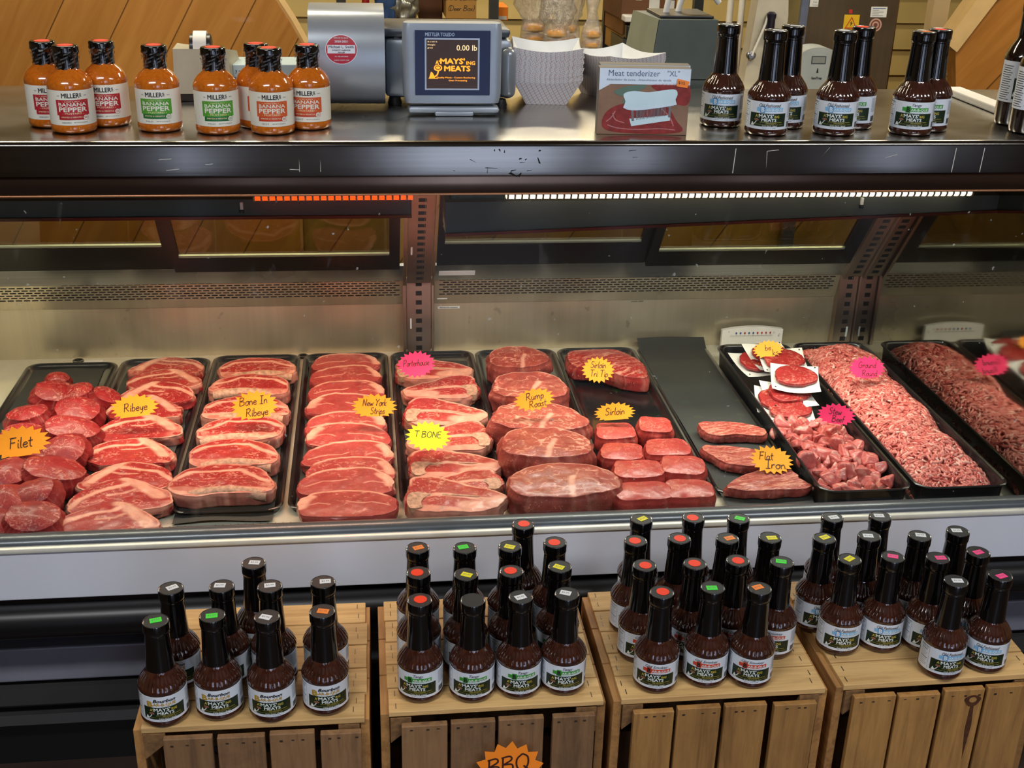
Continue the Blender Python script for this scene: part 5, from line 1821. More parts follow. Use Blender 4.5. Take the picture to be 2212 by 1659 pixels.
def sign(label, loc, w, h, mat, lines, lean=-.45, yaw=0.0, roll=0.0, curl=2.0, n=19, seed=0, cut_top=1.0, cut_low=1.0, slope=0.0, ink=.095):
    rs_ = random.Random(seed)
    mb = MB()
    m = n * 2
    pts = []
    w, h = w * 1.12, h * 1.12
    for k in range(m):
        a = 2 * PI * k / m + .08
        r = 1.0 if k % 2 == 0 else 0.79
        r *= 1 + rs_.uniform(-.02, .02)
        x, y = r * math.cos(a) * w / 2, r * math.sin(a) * h / 2
        y = max(-h / 2 * cut_low, min(h / 2 * cut_top, y))
        pts.append((x, y))
    K = 6

    def mp(x, y, l):
        x = np.asarray(x, float); y = np.asarray(y, float)
        return np.stack([x, -l * .0003 - curl * (y ** 2) + curl * .6 * x * y, y], 1)
    rings = []
    for k in range(K, 0, -1):
        q = np.array(pts) * (k / K)
        rings.append(q)
    allp = np.vstack(rings + [np.zeros((1, 2))])
    F = []
    for k in range(K - 1):
        F += [[k * m + i, k * m + (i + 1) % m, (k + 1) * m + (i + 1) % m, (k + 1) * m + i] for i in range(m)]
    c = K * m
    F += [[(K - 1) * m + i, (K - 1) * m + (i + 1) % m, c] for i in range(m)]
    nv = len(allp)
    A = mp(allp[:, 0], allp[:, 1], 0); B = A + [0, .0008, 0]
    mb.add(np.vstack([A, B]), F + [[i + nv for i in f][::-1] for f in F] + [[i, nv + i, nv + (i + 1) % m, (i + 1) % m] for i in range(m)], 0)
    for (s, cx, cy, hh, st) in lines:
        handwrite(mb, lambda x, y, l: mp(x, y + np.asarray(x) * slope, l), s, cx * w, cy * h, hh * h, 1, .15, ink, st, 1.5)
    o = obj('price_sign', mb, [M[mat], M['marker']])
    o.location = loc
    o.rotation_euler = (lean, roll, yaw)
    return tag(o, label, 'sign', 'starburst price signs')


SG = 'sign_orange'
sign('orange starburst sign with the word Filet', (-0.6927, 2.2282, 0.5850), .112, .062, SG, [('Filet', 0.02, .0, .30, 1.25)], roll=-.12, seed=1, cut_low=.75)
sign('orange starburst sign with the word Ribeye', (-0.4960, 2.3738, 0.5900), .092, .050, SG, [('Ribeye', 0.02, .0, .30, 1.15)], roll=-.10, seed=2, cut_low=.7)
sign('orange starburst sign reading Bone In Ribeye', (-0.2457, 2.3536, 0.5950), .090, .060, SG, [('Bone In', -.02, .16, .25, 1.1), ('Ribeye', .03, -.20, .25, 1.1)], roll=-.10, seed=3, cut_low=.8)
sign('orange starburst sign reading New York Strips', (0.0052, 2.3459, 0.5900), .088, .050, SG, [('New York', .0, .14, .26, .9), ('Strips', .06, -.17, .25, .95)], roll=.02, seed=4, cut_low=.75)
sign('hot pink starburst sign with the word Porterhouse', (0.1027, 2.5501, 0.6000), .080, .056, 'sign_pink', [('Porterhouse', .0, .05, .24, .85)], roll=-.06, seed=5, n=21)
sign('yellow starburst sign with the letters T BONE', (0.1113, 2.1924, 0.5900), .083, .062, 'sign_yellow', [('T BONE', -.01, .06, .20, 1.12)], roll=.08, seed=6, lean=-.95)
sign('orange starburst sign reading Rump Roast', (0.3410, 2.2981, 0.6180), .080, .044, SG, [('Rump', .02, .14, .30, 1.2), ('Roast', .06, -.20, .28, 1.2)], roll=-.16, seed=7, n=17)
sign('orange starburst sign reading Sirloin Tri Tip', (0.5256, 2.5440, 0.5780), .072, .056, 'sign_orange', [('Sirloin', .0, .18, .24, 1.0), ('Tri Tip', .02, -.14, .25, 1.0)], roll=.06, seed=8, n=20, curl=.5)
sign('orange starburst sign reading only Sirloin', (0.5175, 2.3034, 0.5800), .082, .040, SG, [('Sirloin', .0, .05, .34, 1.15)], roll=-.04, seed=9, n=20, cut_low=.7)
sign('orange starburst sign reading Flat Iron', (0.8054, 2.1072, 0.5550), .084, .060, SG, [('Flat', -.12, .12, .26, 1.1), ('Iron', .06, -.16, .30, 1.25)], roll=.10, seed=10, lean=-.95)
sign('orange starburst sign over the patties, its lettering partly hidden', (0.9424, 2.5778, 0.6060), .068, .042, SG, [('be', .0, .1, .32, 1.2), ('ks', .2, -.2, .34, 1.2)], roll=-.12, seed=11, lean=-.7, cut_low=.8)
sign('hot pink starburst sign reading Stew Beef', (0.9782, 2.2182, 0.6000), .080, .044, 'sign_pink', [('Stew', -.04, .14, .28, 1.1), ('Beef', .04, -.18, .28, 1.1)], roll=.14, seed=12, n=18, cut_low=.8)
sign('hot pink starburst sign reading Ground Round', (1.1255, 2.4235, 0.6180), .080, .050, 'sign_pink', [('Ground', .0, .12, .24, 1.1), ('Round', .06, -.22, .24, 1.1)], roll=.04, seed=13, n=19, cut_low=.85)
sign('big orange starburst sign lettered BBQ on the front of a crate', (0.1975, 1.4620, 0.3630), .100, .098, 'sign_orange2', [('BBQ', .0, .12, .26, 1.15)], lean=-.12, roll=-.16, seed=14, n=15, curl=.4, ink=.10)

# ------------------------------------------------------------------ wooden crates
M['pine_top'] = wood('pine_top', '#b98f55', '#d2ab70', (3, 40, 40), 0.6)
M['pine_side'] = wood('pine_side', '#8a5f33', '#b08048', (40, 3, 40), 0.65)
M['pine_front'] = wood('pine_front', '#694c32', '#8f6b47', (38, 38, 3), 0.65, dark=0.35)  # base darkened since the front boards catch less light
M['pine_front_warm'] = wood('pine_front_warm', '#7d552b', '#a87c44', (38, 38, 3), 0.6, dark=0.2)  # warmer pine, its base also darkened for the weaker front light
M['pine_end'] = plain('pine_end_grain', '#7c5a35', 0.8, 0, 0, 0.3, 120, 0.4)
M['staple'] = plain('staple_steel', '#5a5148', 0.4, 0.8)
M['knot'] = plain('knot_wood', '#4d2a12', 0.6, 0, 0, 0.35, 90)


def crate(label, x, y, w, d, h, seed, fmat, slats, rz=0.0, knot=None):
    """x, y: middle of the top; slats: (left, right) of each front board as shares of the width"""
    r = random.Random(seed)
    t = thing('wooden_crate', label, 'crate', (x, y, 0), rz, 'wooden crates under the sauce bottles')
    hw, hd = w / 2, d / 2
    for s in (-1, 1):
        sp_ = MB()
        zc = [0.0, h * .34, h * .67, h]
        ycuts = np.linspace(-hd + .009, hd - .006, 4)
        for a, b in zip(ycuts[:-1], ycuts[1:]):
            sp_.box(s * hw - s * .014, s * hw, a, b - .002, 0.0, h - .006, r=.0012)
        obj('side_panel', sp_, M['pine_side'], t)
    n = 5
    e = np.linspace(-hd + .004, hd, n + 1)
    for k in range(n):
        tb = MB()
        j = r.uniform(-.001, .001)
        tb.box(-hw + .010 + r.uniform(0, .003), hw - .004 - r.uniform(0, .004), e[k] + .0008, e[k + 1] - .0022, h - .010 + j, h, r=.0012)
        for sx in (-1, 1):
            for q in (.3, .72):
                yy = e[k] + (e[k + 1] - e[k]) * q + r.uniform(-.004, .004)
                xx = sx * (hw - .022) + r.uniform(-.003, .003)
                tb.box(xx - .0006, xx + .0006, yy - .006, yy + .006, h, h + .0006, mat=1)
        obj('top_board', tb, [M['pine_top'], M['staple']], t)
    for k, (a, b) in enumerate(slats):
        fb = MB()
        xa, xb = -hw + a * w, -hw + b * w
        fb.box(xa, xb, -hd - .010, -hd + .001, 0.012 + r.uniform(0, .006), h - .012 - r.uniform(0, .006), r=.0012)
        for q in (.22, .5, .8):
            xx = xa + (xb - xa) * q + r.uniform(-.006, .006)
            fb.box(xx - .0022, xx + .0022, -hd - .0107, -hd - .010, h - .024 - r.uniform(0, .002), h - .0233, mat=1)
        if knot and knot[0] == k:
            fb.prism([(knot[1] + .0135 * math.cos(u) * (1 + .15 * math.sin(3 * u)), knot[2] + .011 * math.sin(u)) for u in np.linspace(0, 2 * PI, 20, endpoint=False)], -hd - .0108, -hd - .0095, mat=2, axis='y')
            fb.prism([(knot[1] + .0065 * math.cos(u), knot[2] + .002 + .005 * math.sin(u)) for u in np.linspace(0, 2 * PI, 16, endpoint=False)], -hd - .0113, -hd - .0095, mat=0, axis='y')
            fb.prism([(knot[1] - .002, knot[2] - .008), (knot[1] + .004, knot[2] - .009), (knot[1] + .007, knot[2] - .05), (knot[1] + .003, knot[2] - .12), (knot[1] - .003, knot[2] - .06)], -hd - .0104, -hd - .0095, mat=2, axis='y')
        obj('front_board', fb, [fmat, M['staple'], M['knot']], t)
    for s in (-1, 1):
        cb = MB()
        cb.prism([(s * (hw - .015), h - .012), (s * (hw - .047), h - .012), (s * (hw - .047), h - .030), (s * (hw - .015), h - .058)][::s], -hd + .004, -hd + .020, axis='y')
        obj('corner_block', cb, M['pine_end'], t)
    bb = MB()
    for k in range(3):
        bb.box(-hw + .016, hw - .016, hd - .012, hd - .003, .02 + k * .15, .15 + k * .15)
    obj('back_board', bb, M['pine_front'], t)
    obj('bottom_board', MB().box(-hw + .014, hw - .014, -hd + .002, hd - .014, .002, .012), M['pine_top'], t)
    return t


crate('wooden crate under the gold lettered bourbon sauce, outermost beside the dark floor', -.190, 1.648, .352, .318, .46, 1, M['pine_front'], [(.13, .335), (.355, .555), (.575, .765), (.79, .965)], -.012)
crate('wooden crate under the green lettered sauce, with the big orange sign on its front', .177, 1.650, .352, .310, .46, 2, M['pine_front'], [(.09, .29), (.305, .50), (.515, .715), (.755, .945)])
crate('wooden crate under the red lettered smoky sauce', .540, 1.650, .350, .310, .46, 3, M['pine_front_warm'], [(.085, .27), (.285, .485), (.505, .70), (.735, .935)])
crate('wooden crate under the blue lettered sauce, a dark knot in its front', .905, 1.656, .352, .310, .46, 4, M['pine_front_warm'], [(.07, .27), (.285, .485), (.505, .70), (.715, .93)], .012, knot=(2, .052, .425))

# ------------------------------------------------------------------ weighing scale
M['scale_grey'] = plain('scale_grey', '#98a2ae', .38, .25, .1, .03)
M['scale_drum'] = plain('scale_drum', '#9fa6ad', .32, .45, .1, .03)
M['scale_dark'] = plain('scale_dark', '#3d434c', .35, .2)
M['bezel_blue'] = plain('bezel_blue', '#10224a', .5)
M['screen'] = emit('lit_screen', '#2a1503', 1.0)
M['screen_ink'] = emit('lit_screen_lettering', '#ff9a1e', 1.6)
M['screen_pale'] = emit('lit_screen_pale_lettering', '#ffd79a', 1.3)
M['seal_red'] = plain('seal_red', '#b3122e', .4)
t = thing('weighing_scale', 'grey shop weighing scale with an orange lit screen standing on the counter', 'scale', (0.155, 2.20, 1.25))
# printer drum at the side
dp = [(-.006, .012)] + [(-.062 + .0 + .060 - .066 * math.sin(a) ** .8, .100 - .092 * math.cos(a)) for a in np.linspace(.12, PI - .10, 20)] + [(.03, .196), (.09, .190), (.09, .015)]
drum = MB().prism(dp[::-1], -.248, -.118, axis='x')
d = obj('printer_drum', drum, M['scale_drum'], t, 40)
sl = MB()



def drum_y(z):
    a = math.acos(max(-1, min(1, (.100 - z) / .092)))
    return -.002 - .066 * max(math.sin(a), 0) ** .8


mpd = lambda x, y, l: np.stack([np.asarray(x) - .192, np.array([drum_y(q + .122) - .0008 - l * .0003 for q in np.asarray(y)]), np.asarray(y) + .122], 1)


def put_disc_grid(mb, mp, cx, cy, r, mat, lift, n=26, k=5):
    a = np.arange(n) * 2 * PI / n
    P = np.vstack([[[cx, cy]]] + [np.stack([cx + r * q / k * np.cos(a), cy + r * q / k * np.sin(a)], 1) for q in range(1, k + 1)])
    F = [[0, 1 + i, 1 + (i + 1) % n] for i in range(n)]
    for q in range(k - 1):
        F += [[1 + q * n + i, 1 + (q + 1) * n + i, 1 + (q + 1) * n + (i + 1) % n, 1 + q * n + (i + 1) % n] for i in range(n)]
    mb.add(mp(P[:, 0], P[:, 1], lift), F, mat)


put_disc_grid(sl, mpd, 0, 0, .0275, 1, 0)
put_disc_grid(sl, mpd, 0, 0, .0262, 0, 1)
put_rect(sl, mpd, -.0235, .0235, .0000, .0085, 1, 2, 6)
put_rect(sl, mpd, -.0235, .0235, -.0068, .0000, 1, 2, 6)
put_text(sl, mpd, "Michael L. Smith", 0, .0053, .042, .0046, 2, .01, 0, 3)
put_text(sl, mpd, "COUNTY AUDITOR", 0, -.0008, .031, .0025, 2, .02, 0, 3)
put_text(sl, mpd, "SEALER", 0, -.0048, .012, .0022, 2, .02, 0, 3)
put_text(sl, mpd, "2020-2021", 0, .0150, .022, .0036, 1, .03, 0, 3)
put_text(sl, mpd, "INSPECTED AND SEALED", 0, .0212, .024, .0022, 1, .01, 0, 3)
put_text(sl, mpd, "Ph. 740-670-5040", 0, -.0125, .022, .0019, 1, .01, 0, 3)
put_text(sl, mpd, "LICKING COUNTY, OHIO", 0, -.0195, .026, .0024, 1, .01, 0, 3)
obj('inspection_seal', sl, [M['seal_red'], M['label_white'], M['ink']], t)
obj('scale_body', MB().box(-.118, .112, .012, .150, .014, .132, r=.012), M['scale_grey'], t, 40)
obj('side_cover', MB().box(.088, .118, -.010, .150, .016, .118, r=.018, seg=4), M['scale_drum'], t, 40)
obj('weighing_plate', MB().box(-.125, .108, .010, .16, .134, .152, r=.007), M['scale_dark'], t, 40)
obj('plate_support', MB().box(-.10, .09, .02, .15, .125, .136), M['black_plastic'], t)
ds = MB()
ol = rrect(.085, .018, .012, 5)
ol = [(x * (1 if y < 0 else .97), y) for x, y in ol]
n_ = len(ol)
v0 = [(x * .96, y - .072, .014) for x, y in ol]; v1 = [(x, y - .072, .030) for x, y in ol]; v2 = [(x * 1.01, y - .069, .150) for x, y in ol]; v3 = [(x * .985, y - .066, .164) for x, y in ol]
V_ = v0 + v1 + v2 + v3
ds.add(V_, [[k * n_ + i, k * n_ + (i + 1) % n_, (k + 1) * n_ + (i + 1) % n_, (k + 1) * n_ + i] for k in range(3) for i in range(n_)] + [list(range(n_))[::-1], [3 * n_ + i for i in range(n_)]])
disp = obj('display_head', ds, M['scale_grey'], t, 40)
disp.location = (-.003, 0, .011)
mp2 = lambda x, y, l: np.stack([np.asarray(x) * .92, np.full(len(x), -.0912 - l * .0002), np.asarray(y)], 1)
bz = MB()
put_rect(bz, mp2, -.070, .070, .030, .152, 0, 0, 2)
put_text(bz, mp2, "METTLER TOLEDO", -.024, .1445, .054, .0064, 1, .02, 0, 1)
put_rect(bz, mp2, -.052, .050, .040, .138, 2, 1, 2)
obj('bezel', bz, [M['bezel_blue'], plain('bezel_ink', '#a9bcd6', .4), M['scale_drum']], disp)
scn = MB()
put_rect(scn, mp2, -.049, .047, .043, .135, 0, 2, 2)
put_text(scn, mp2, "0.00 lb", .026, .120, .038, .0105, 2, .005, 0, 3)
put_text(scn, mp2, "36 x 0.01 lb", -.038, .131, .018, .0024, 2, 0, 0, 3)
put_text(scn, mp2, "Weight", -.040, .125, .015, .0034, 2, 0, 0, 3)
put_text(scn, mp2, "gross", -.042, .119, .010, .0028, 2, 0, 0, 3)
put_text(scn, mp2, "A'", -.0285, .0925, .007, .0075, 1, .03, 0, 3)
put_text(scn, mp2, "MAYS'", -.0005, .0950, .045, .0100, 1, .045, 0, 3)
put_text(scn, mp2, "ING", .0335, .0915, .016, .0065, 1, .03, 0, 3)
put_text(scn, mp2, "MEATS", .0085, .0810, .048, .0095, 1, .045, 0, 3)
put_text(scn, mp2, "Quality Meats - Custom Butchering", .006, .0635, .072, .0036, 1, .02, 0, 3)
put_text(scn, mp2, "Deer Processing", .010, .0580, .034, .0034, 1, .02, 0, 3)
put_disc(scn, mp2, -.0275, .0820, .0078, .0062, 1, 3)
put_disc(scn, mp2, -.0275, .0825, .0055, .0040, 0, 4)
put_disc(scn, mp2, -.0275, .0825, .0040, .0026, 1, 5)
put_line(scn, mp2, spline([(-.040, .064), (-.034, .0655), (-.029, .069), (-.027, .076)], 8, False), .0026, 1, 3)
put_poly(scn, mp2, [(-.044, .0628), (-.033, .0628), (-.035, .068), (-.0375, .073), (-.0405, .075), (-.0425, .069)], 1, 3)
put_line(scn, mp2, [(-.045, .0622), (-.028, .0622)], .0012, 1, 3)
obj('screen', scn, [M['screen'], M['screen_ink'], M['screen_pale']], disp)
obj('display_foot', MB().box(-.080, .080, -.088, -.055, .004, .018, r=.007).box(-.034, .034, -.094, -.06, .000, .010, r=.004), M['scale_grey'], t, 40)
for x, y in ((-.24, .06), (-.10, .02), (.09, .0), (.09, .14), (-.24, .085)):
    obj('rubber_foot', MB().lathe([(.012, 0), (.013, .004), (.010, .016)], 14, loc=(x, y, 0)), M['rubber'], t, 40)
t.scale = (1, 1, .89)
obj('scale_notice', MB().box(.1185, .1195, .02, .05, .070, .105), M['paper_white'], t)

# ------------------------------------------------------------------ tape dispenser and the carton beside it
M['beige'] = plain('beige_plastic', '#b9b29a', .45)
t = thing('tape_dispenser', 'beige tape dispenser with a white roll, behind the green label mustard', 'dispenser', (-0.285, 2.25, 1.25), .03)
td = MB()
td.add([(-.052, -.012, .016), (.050, -.012, .016), (.044, -.004, .100), (-.050, -.004, .100), (-.052, .13, .016), (.062, .13, .016), (.056, .075, .085), (-.050, .07, .100)],
       [[0, 1, 2, 3], [5, 4, 7, 6], [4, 0, 3, 7], [1, 5, 6, 2], [3, 2, 6, 7], [4, 5, 1, 0]])
obj('dispenser_body', td, M['beige'], t)
t.scale = (1, 1, .92)
obj('dispenser_base', MB().box(-.054, .060, -.010, .13, 0, .018, r=.003), M['black_plastic'], t)
rl = MB().lathe([(.020, -.0115), (.031, -.0115), (.031, .0115), (.020, .0115)], 36, rot=Rm(0, PI / 2, 0), loc=(-.004, .032, .098))
obj('tape_roll', rl, M['fixture'], t, 40)
hb = MB().lathe([(.022, -.019), (.0255, -.0175), (.0255, .0175), (.022, .019)], 32, rot=Rm(0, PI / 2, 0), loc=(-.004, .032, .098))
obj('roll_hub', hb, M['black_plastic'], t, 40)
M['box_blue'] = plain('box_blue', '#3b7fb2', .4)
M['box_pale'] = plain('box_pale', '#b9ccd0', .45)
t = thing('tissue_carton', 'pale blue carton lying between the tape dispenser and the scale', 'box', (-0.160, 2.315, 1.25), .05)
obj('carton', MB().box(-.078, .078, -.045, .05, 0, .062, r=.002), M['box_pale'], t)
cf = MB()
mp3 = flat_front(-.0452)
put_rect(cf, mp3, -.077, .077, .002, .040, 0, 0, 2)
for q in range(3):
    put_line(cf, mp3, spline([(-.075 + q * .004, .006), (-.068 + q * .004, .014), (-.070 + q * .004, .026), (-.06 + q * .004, .036)], 10, False), .0025, 1, 1)
put_text(cf, mp3, "7 1/2", -.066, .049, .014, .006, 2, .01, 0, 1)
obj('carton_print', cf, [M['box_blue'], M['box_pale'], M['ink']], t)

# ------------------------------------------------------------------ stacked paper food boats
m_, nt, bs_ = newmat('plaid_paper')
v = coords(nt)
sp_ = nt.nodes.new('ShaderNodeSeparateXYZ'); nt.links.new(v, sp_.inputs[0])
ge = nt.nodes.new('ShaderNodeNewGeometry')
a_ = nt.nodes.new('ShaderNodeMath'); a_.operation = 'ADD'; nt.links.new(sp_.outputs[0], a_.inputs[0]); nt.links.new(sp_.outputs[1], a_.inputs[1])
masks = []
for op in ('ADD', 'SUBTRACT'):
    b_ = nt.nodes.new('ShaderNodeMath'); b_.operation = op
    nt.links.new(a_.outputs[0], b_.inputs[0]); nt.links.new(sp_.outputs[2], b_.inputs[1])
    c_ = nt.nodes.new('ShaderNodeMath'); c_.operation = 'DIVIDE'; nt.links.new(b_.outputs[0], c_.inputs[0]); c_.inputs[1].default_value = .0088
    f_ = nt.nodes.new('ShaderNodeMath'); f_.operation = 'FRACT'; nt.links.new(c_.outputs[0], f_.inputs[0])
    masks.append(ramp(nt, f_.outputs[0], [(0, (1, 1, 1)), (.07, (1, 1, 1)), (.11, (0, 0, 0)), (1, (0, 0, 0))]))
col_ = mixc(nt, masks[0], lin('#f4f2f3'), lin('#b9747c'))
col_ = mixc(nt, masks[1], col_, lin('#b9747c'))
nt.links.new(col_, bs_.inputs['Base Color'])
bs_.inputs['Roughness'].default_value = .55
M['plaid'] = m_
M['boat_white'] = plain('boat_white', '#e9ecec', .5)


def boat_mesh(bw, bd, tw, td_, h):
    mb = MB()
    n = 9
    for s in range(4):
        P = []
        for j in range(5):
            q = j / 4
            for i in range(n):
                u = 2 * i / (n - 1) - 1
                hx = bw + (tw - bw) * q; hy = bd + (td_ - bd) * q
                z = h * q * (1 - .17 * (1 - abs(u) ** 1.7) * q)
                bow = 1 - .03 * (1 - u * u) * q
                p = {0: (u * hx / 2, -hy / 2 * bow), 1: (hx / 2 * bow, u * hy / 2), 2: (-u * hx / 2, hy / 2 * bow), 3: (-hx / 2 * bow, -u * hy / 2)}[s]
                P.append((p[0], p[1], z))
        P = np.array(P)
        f = [[j * n + i, j * n + i + 1, (j + 1) * n + i + 1, (j + 1) * n + i] for j in range(4) for i in range(n - 1)]
        mb.add(P, f, 0)
        mb.add(P * [.985, .985, 1] + [0, 0, .0006], [k[::-1] for k in f], 1)
    mb.box(-bw / 2, bw / 2, -bd / 2, bd / 2, 0, .0006, mat=0)
    return mb


def boats(first_label, n, x, y, rz, size, group, step):
    root = obj('paper_food_boat', boat_mesh(*size), [M['plaid'], M['boat_white']])
    root.location = (x, y, 1.2503)
    root.rotation_euler = (0, 0, rz)
    words = ['bottom', 'second from below', 'third from below', 'fourth from below', 'fifth from below', 'sixth from below', 'seventh from below', 'eighth from below', 'ninth from below', 'tenth from below',
             'eleventh from below', 'twelfth from below', 'thirteenth from below', 'fourteenth from below', 'fifteenth from below', 'sixteenth from below', 'topmost']
    r = random.Random(n)
    for k in range(n):
        o = root if k == 0 else root.copy()
        if k:
            COL.objects.link(o)
            o.location = (x + r.uniform(-.001, .001), y + r.uniform(-.001, .001), 1.2503 + k * step)
            o.rotation_euler = (0, 0, rz + r.uniform(-.01, .01))
        w = words[k] if k < n - 1 else 'topmost'
        tag(o, 'red plaid paper food boat, %s of the %s' % (w, first_label), 'paper tray', group)


boats('tall stack next to the scale', 17, .338, 2.272, -.10, (.074, .105, .130, .148, .050), 'paper boats in the tall stack', .0034)
boats('lower stack behind the tenderizer box', 13, .480, 2.318, .42, (.088, .100, .128, .142, .048), 'paper boats in the lower stack', .0032)

# ------------------------------------------------------------------ meat tenderizer boxes
M['print_white'] = plain('print_white', '#cfdce8', .35, 0, .3)
M['print_wood'] = plain('print_wood', '#8a6a52', .5, 0, 0, .15, 30)
M['print_meat'] = plain('print_meat', '#86241c', .5, 0, 0, .3, 90)
M['print_meat_light'] = plain('print_meat_light', '#b0625a', .4, 0, .3, .2, 90)
M['print_leaf'] = plain('print_leaf', '#41603a', .4, 0, .3)
M['print_tool'] = plain('print_tool', '#c3dde2', .35, 0, .3, .04)
M['print_steel'] = plain('print_blades', '#5d5450', .35, 0, .3)
M['box_board'] = plain('box_board', '#6b655c', .55)
t0 = t = thing('tenderizer_box', 'retail carton with a pictured meat tenderizer and an orange price tag, the front one', 'box', (.4545, 1.955, 1.2502), -.075, 'meat tenderizer cartons')
bw, bh, bd_ = .150, .124, .026
obj('carton', MB().box(-bw / 2, bw / 2, 0, bd_, 0, bh, r=.001), M['box_board'], t)
fp = MB()
mq = flat_front(-.0001, 0, .062)
put_rect(fp, mq, -.0745, .0745, -.0615, .0615, 1, 0, 2)
put_rect(fp, mq, -.0745, .0745, .0320, .0615, 0, 1, 2)
put_poly(fp, mq, [(-.0745, .032), (-.056, .032), (-.0745, .020)], 0, 1)
put_text(fp, mq, "Meat tenderizer", -.018, .0525, .084, .0110, 5, 0, 0, 2)
put_text(fp, mq, '"XL"', .046, .0530, .020, .0100, 5, 0, 0, 2)
put_text(fp, mq, "Ablandador de carne - Attendrisseur de viande", -.010, .0405, .106, .0040, 5, 0, 0, 2)
put_poly(fp, mq, spline([(.010, .030), (.040, .034), (.0735, .030), (.0735, -.004), (.050, -.002), (.035, .012)], 30), 2, 1)
put_poly(fp, mq, spline([(-.050, .018), (-.030, .028), (.004, .031), (-.012, .018), (-.035, .010)], 24), 3, 2)
put_poly(fp, mq, spline([(-.030, .010), (-.012, .016), (-.020, .000), (-.034, -.004)], 18), 3, 2)
put_poly(fp, mq, spline([(-.066, -.048), (-.062, -.022), (-.040, -.006), (.000, .000), (.038, -.008), (.056, -.034), (.068, -.054), (.030, -.060), (-.040, -.058)], 50), 2, 2)
for q in ([(-.058, -.044), (-.040, -.050), (-.010, -.052), (.030, -.050), (.055, -.052)], [(-.050, -.022), (-.045, -.034), (-.030, -.040)], [(.030, -.012), (.045, -.028), (.052, -.045)], [(-.060, -.038), (-.052, -.030), (-.046, -.018)]):
    put_line(fp, mq, spline(q, 14, False), .0016, 6, 3)
put_poly(fp, mq, [(-.022, -.032), (.044, -.024), (.046, -.034), (-.018, -.046)], 4, 4)
for q in range(22):
    put_line(fp, mq, [(-.012 + q * .0023, -.012 + q * .0003), (-.010 + q * .0023, -.034 + q * .0004)], .0010, 7, 5)
put_line(fp, mq, [(-.018, -.014), (-.016, -.036)], .004, 7, 5); put_line(fp, mq, [(.044, -.006), (.044, -.028)], .004, 7, 5)
put_poly(fp, mq, spline([(-.034, .014), (-.018, .020), (.006, .018), (.030, .022), (.050, .024), (.055, .016), (.052, .004), (.054, -.004), (.030, -.010), (-.012, -.016), (-.032, -.012), (-.030, .000)], 50), 4, 6)
put_line(fp, mq, [(-.033, -.010), (-.010, -.014), (.030, -.008), (.054, -.003)], .003, 0, 7)
obj('front_print', fp, [M['print_white'], M['print_wood'], M['print_meat'], M['print_leaf'], M['print_tool'], plain('print_blue_ink', '#3d5576', .4), M['print_meat_light'], M['print_steel']], t)
pt = MB()
mr = flat_front(-.0022, .062, .098)
put_poly(pt, mr, [(-.010, -.006), (.008, -.009), (.011, .003), (-.009, .008)], 0, 0)
put_text(pt, mr, "$35", -.002, 0, .011, .0062, 1, 0, 0, 1, -.15)
obj('price_tag', pt, [M['price_orange'], M['ink']], t)
t.scale = (1, 1, .87)
dup(t, (.462, 1.990, 1.2502), -.075, 'retail meat tenderizer carton standing directly behind the front one', None, {'price_tag': None})

# ------------------------------------------------------------------ things along the back of the counter
M['machine_grey'] = plain('machine_grey', '#5b635f', .45, .1)
M['machine_light'] = plain('machine_light', '#8d9684', .45, .1)
t = thing('tape_machine', 'dark grey square machine behind the tenderizer cartons', 'machine', (.635, 2.47, 1.165))
mg = MB()
mg.add([(-.065, -.05, .10), (.075, -.05, .10), (.070, -.045, .215), (-.050, -.045, .215), (-.085, .12, .10), (.075, .12, .10), (.070, .11, .215), (-.068, .11, .215)], [[0, 1, 2, 3], [5, 4, 7, 6], [4, 0, 3, 7], [1, 5, 6, 2], [3, 2, 6, 7], [4, 5, 1, 0]])
obj('upper_casing', mg, M['machine_grey'], t)
obj('side_trim', MB().add([(-.0655, -.051, .10), (-.0515, -.046, .216), (-.0705, .11, .216), (-.0865, .12, .10)], [[0, 1, 2, 3]]), M['machine_light'], t)
obj('lower_casing', MB().box(-.060, .085, -.045, .12, 0.0, .102, r=.004), M['machine_grey'], t)
obj('top_lid', MB().box(-.045, .065, -.03, .1, .215, .221, r=.002), M['black_plastic'], t)
hs = MB()
hs.tube(spline([(-.02, .03, .22), (-.012, .03, .255), (.015, .03, .275), (.06, .03, .27), (.09, .03, .24)], 20, False), .006, 10)
hs.tube(spline([(.01, .05, .22), (.02, .05, .25), (.05, .05, .262), (.08, .05, .25)], 16, False), .006, 10)
obj('white_hose', hs, M['fixture'], t, 60)

M['cabinet_steel'] = steel('cabinet_steel', '#8f7a5a', .35, (60, 60, 2), .08)
t = thing('steel_saw_cabinet', 'tall stainless machine cabinet with a yellow warning sign, behind the sauce bottles', 'machine', (1.4997, 3.72, 0))
obj('cabinet_body', MB().box(-.145, .155, 0, .35, .0, 1.75, r=.006), M['cabinet_steel'], t)
obj('cabinet_door_edge', MB().box(-.165, -.135, -.004, .35, .0, 1.75, r=.004), M['steel'], t)
mw = lambda x, y, l: np.stack([np.asarray(x) * 1.3 - .025, np.full(len(x), -.0008 - l * .0002), np.asarray(y) * 1.3 + 1.143], 1)
wsg = MB()
put_rect(wsg, mw, .004, .042, .045, .083, 0, 0, 2)
put_poly(wsg, mw, [(.008, .051), (.038, .051), (.023, .079)], 2, 1)
put_poly(wsg, mw, [(.0115, .0535), (.0345, .0535), (.023, .0745)], 0, 2)
put_poly(wsg, mw, [(.0245, .070), (.0195, .0625), (.0225, .0632), (.0208, .0555), (.0268, .0645), (.0232, .0640)], 1, 3)
put_rect(wsg, mw, .014, .022, .086, .095, 2, 0, 2)
obj('warning_sign', wsg, [plain('sign_warning_yellow', '#e0b420', .4), M['ink'], plain('sign_warning_red', '#b8342a', .4)], t)
fo = MB()
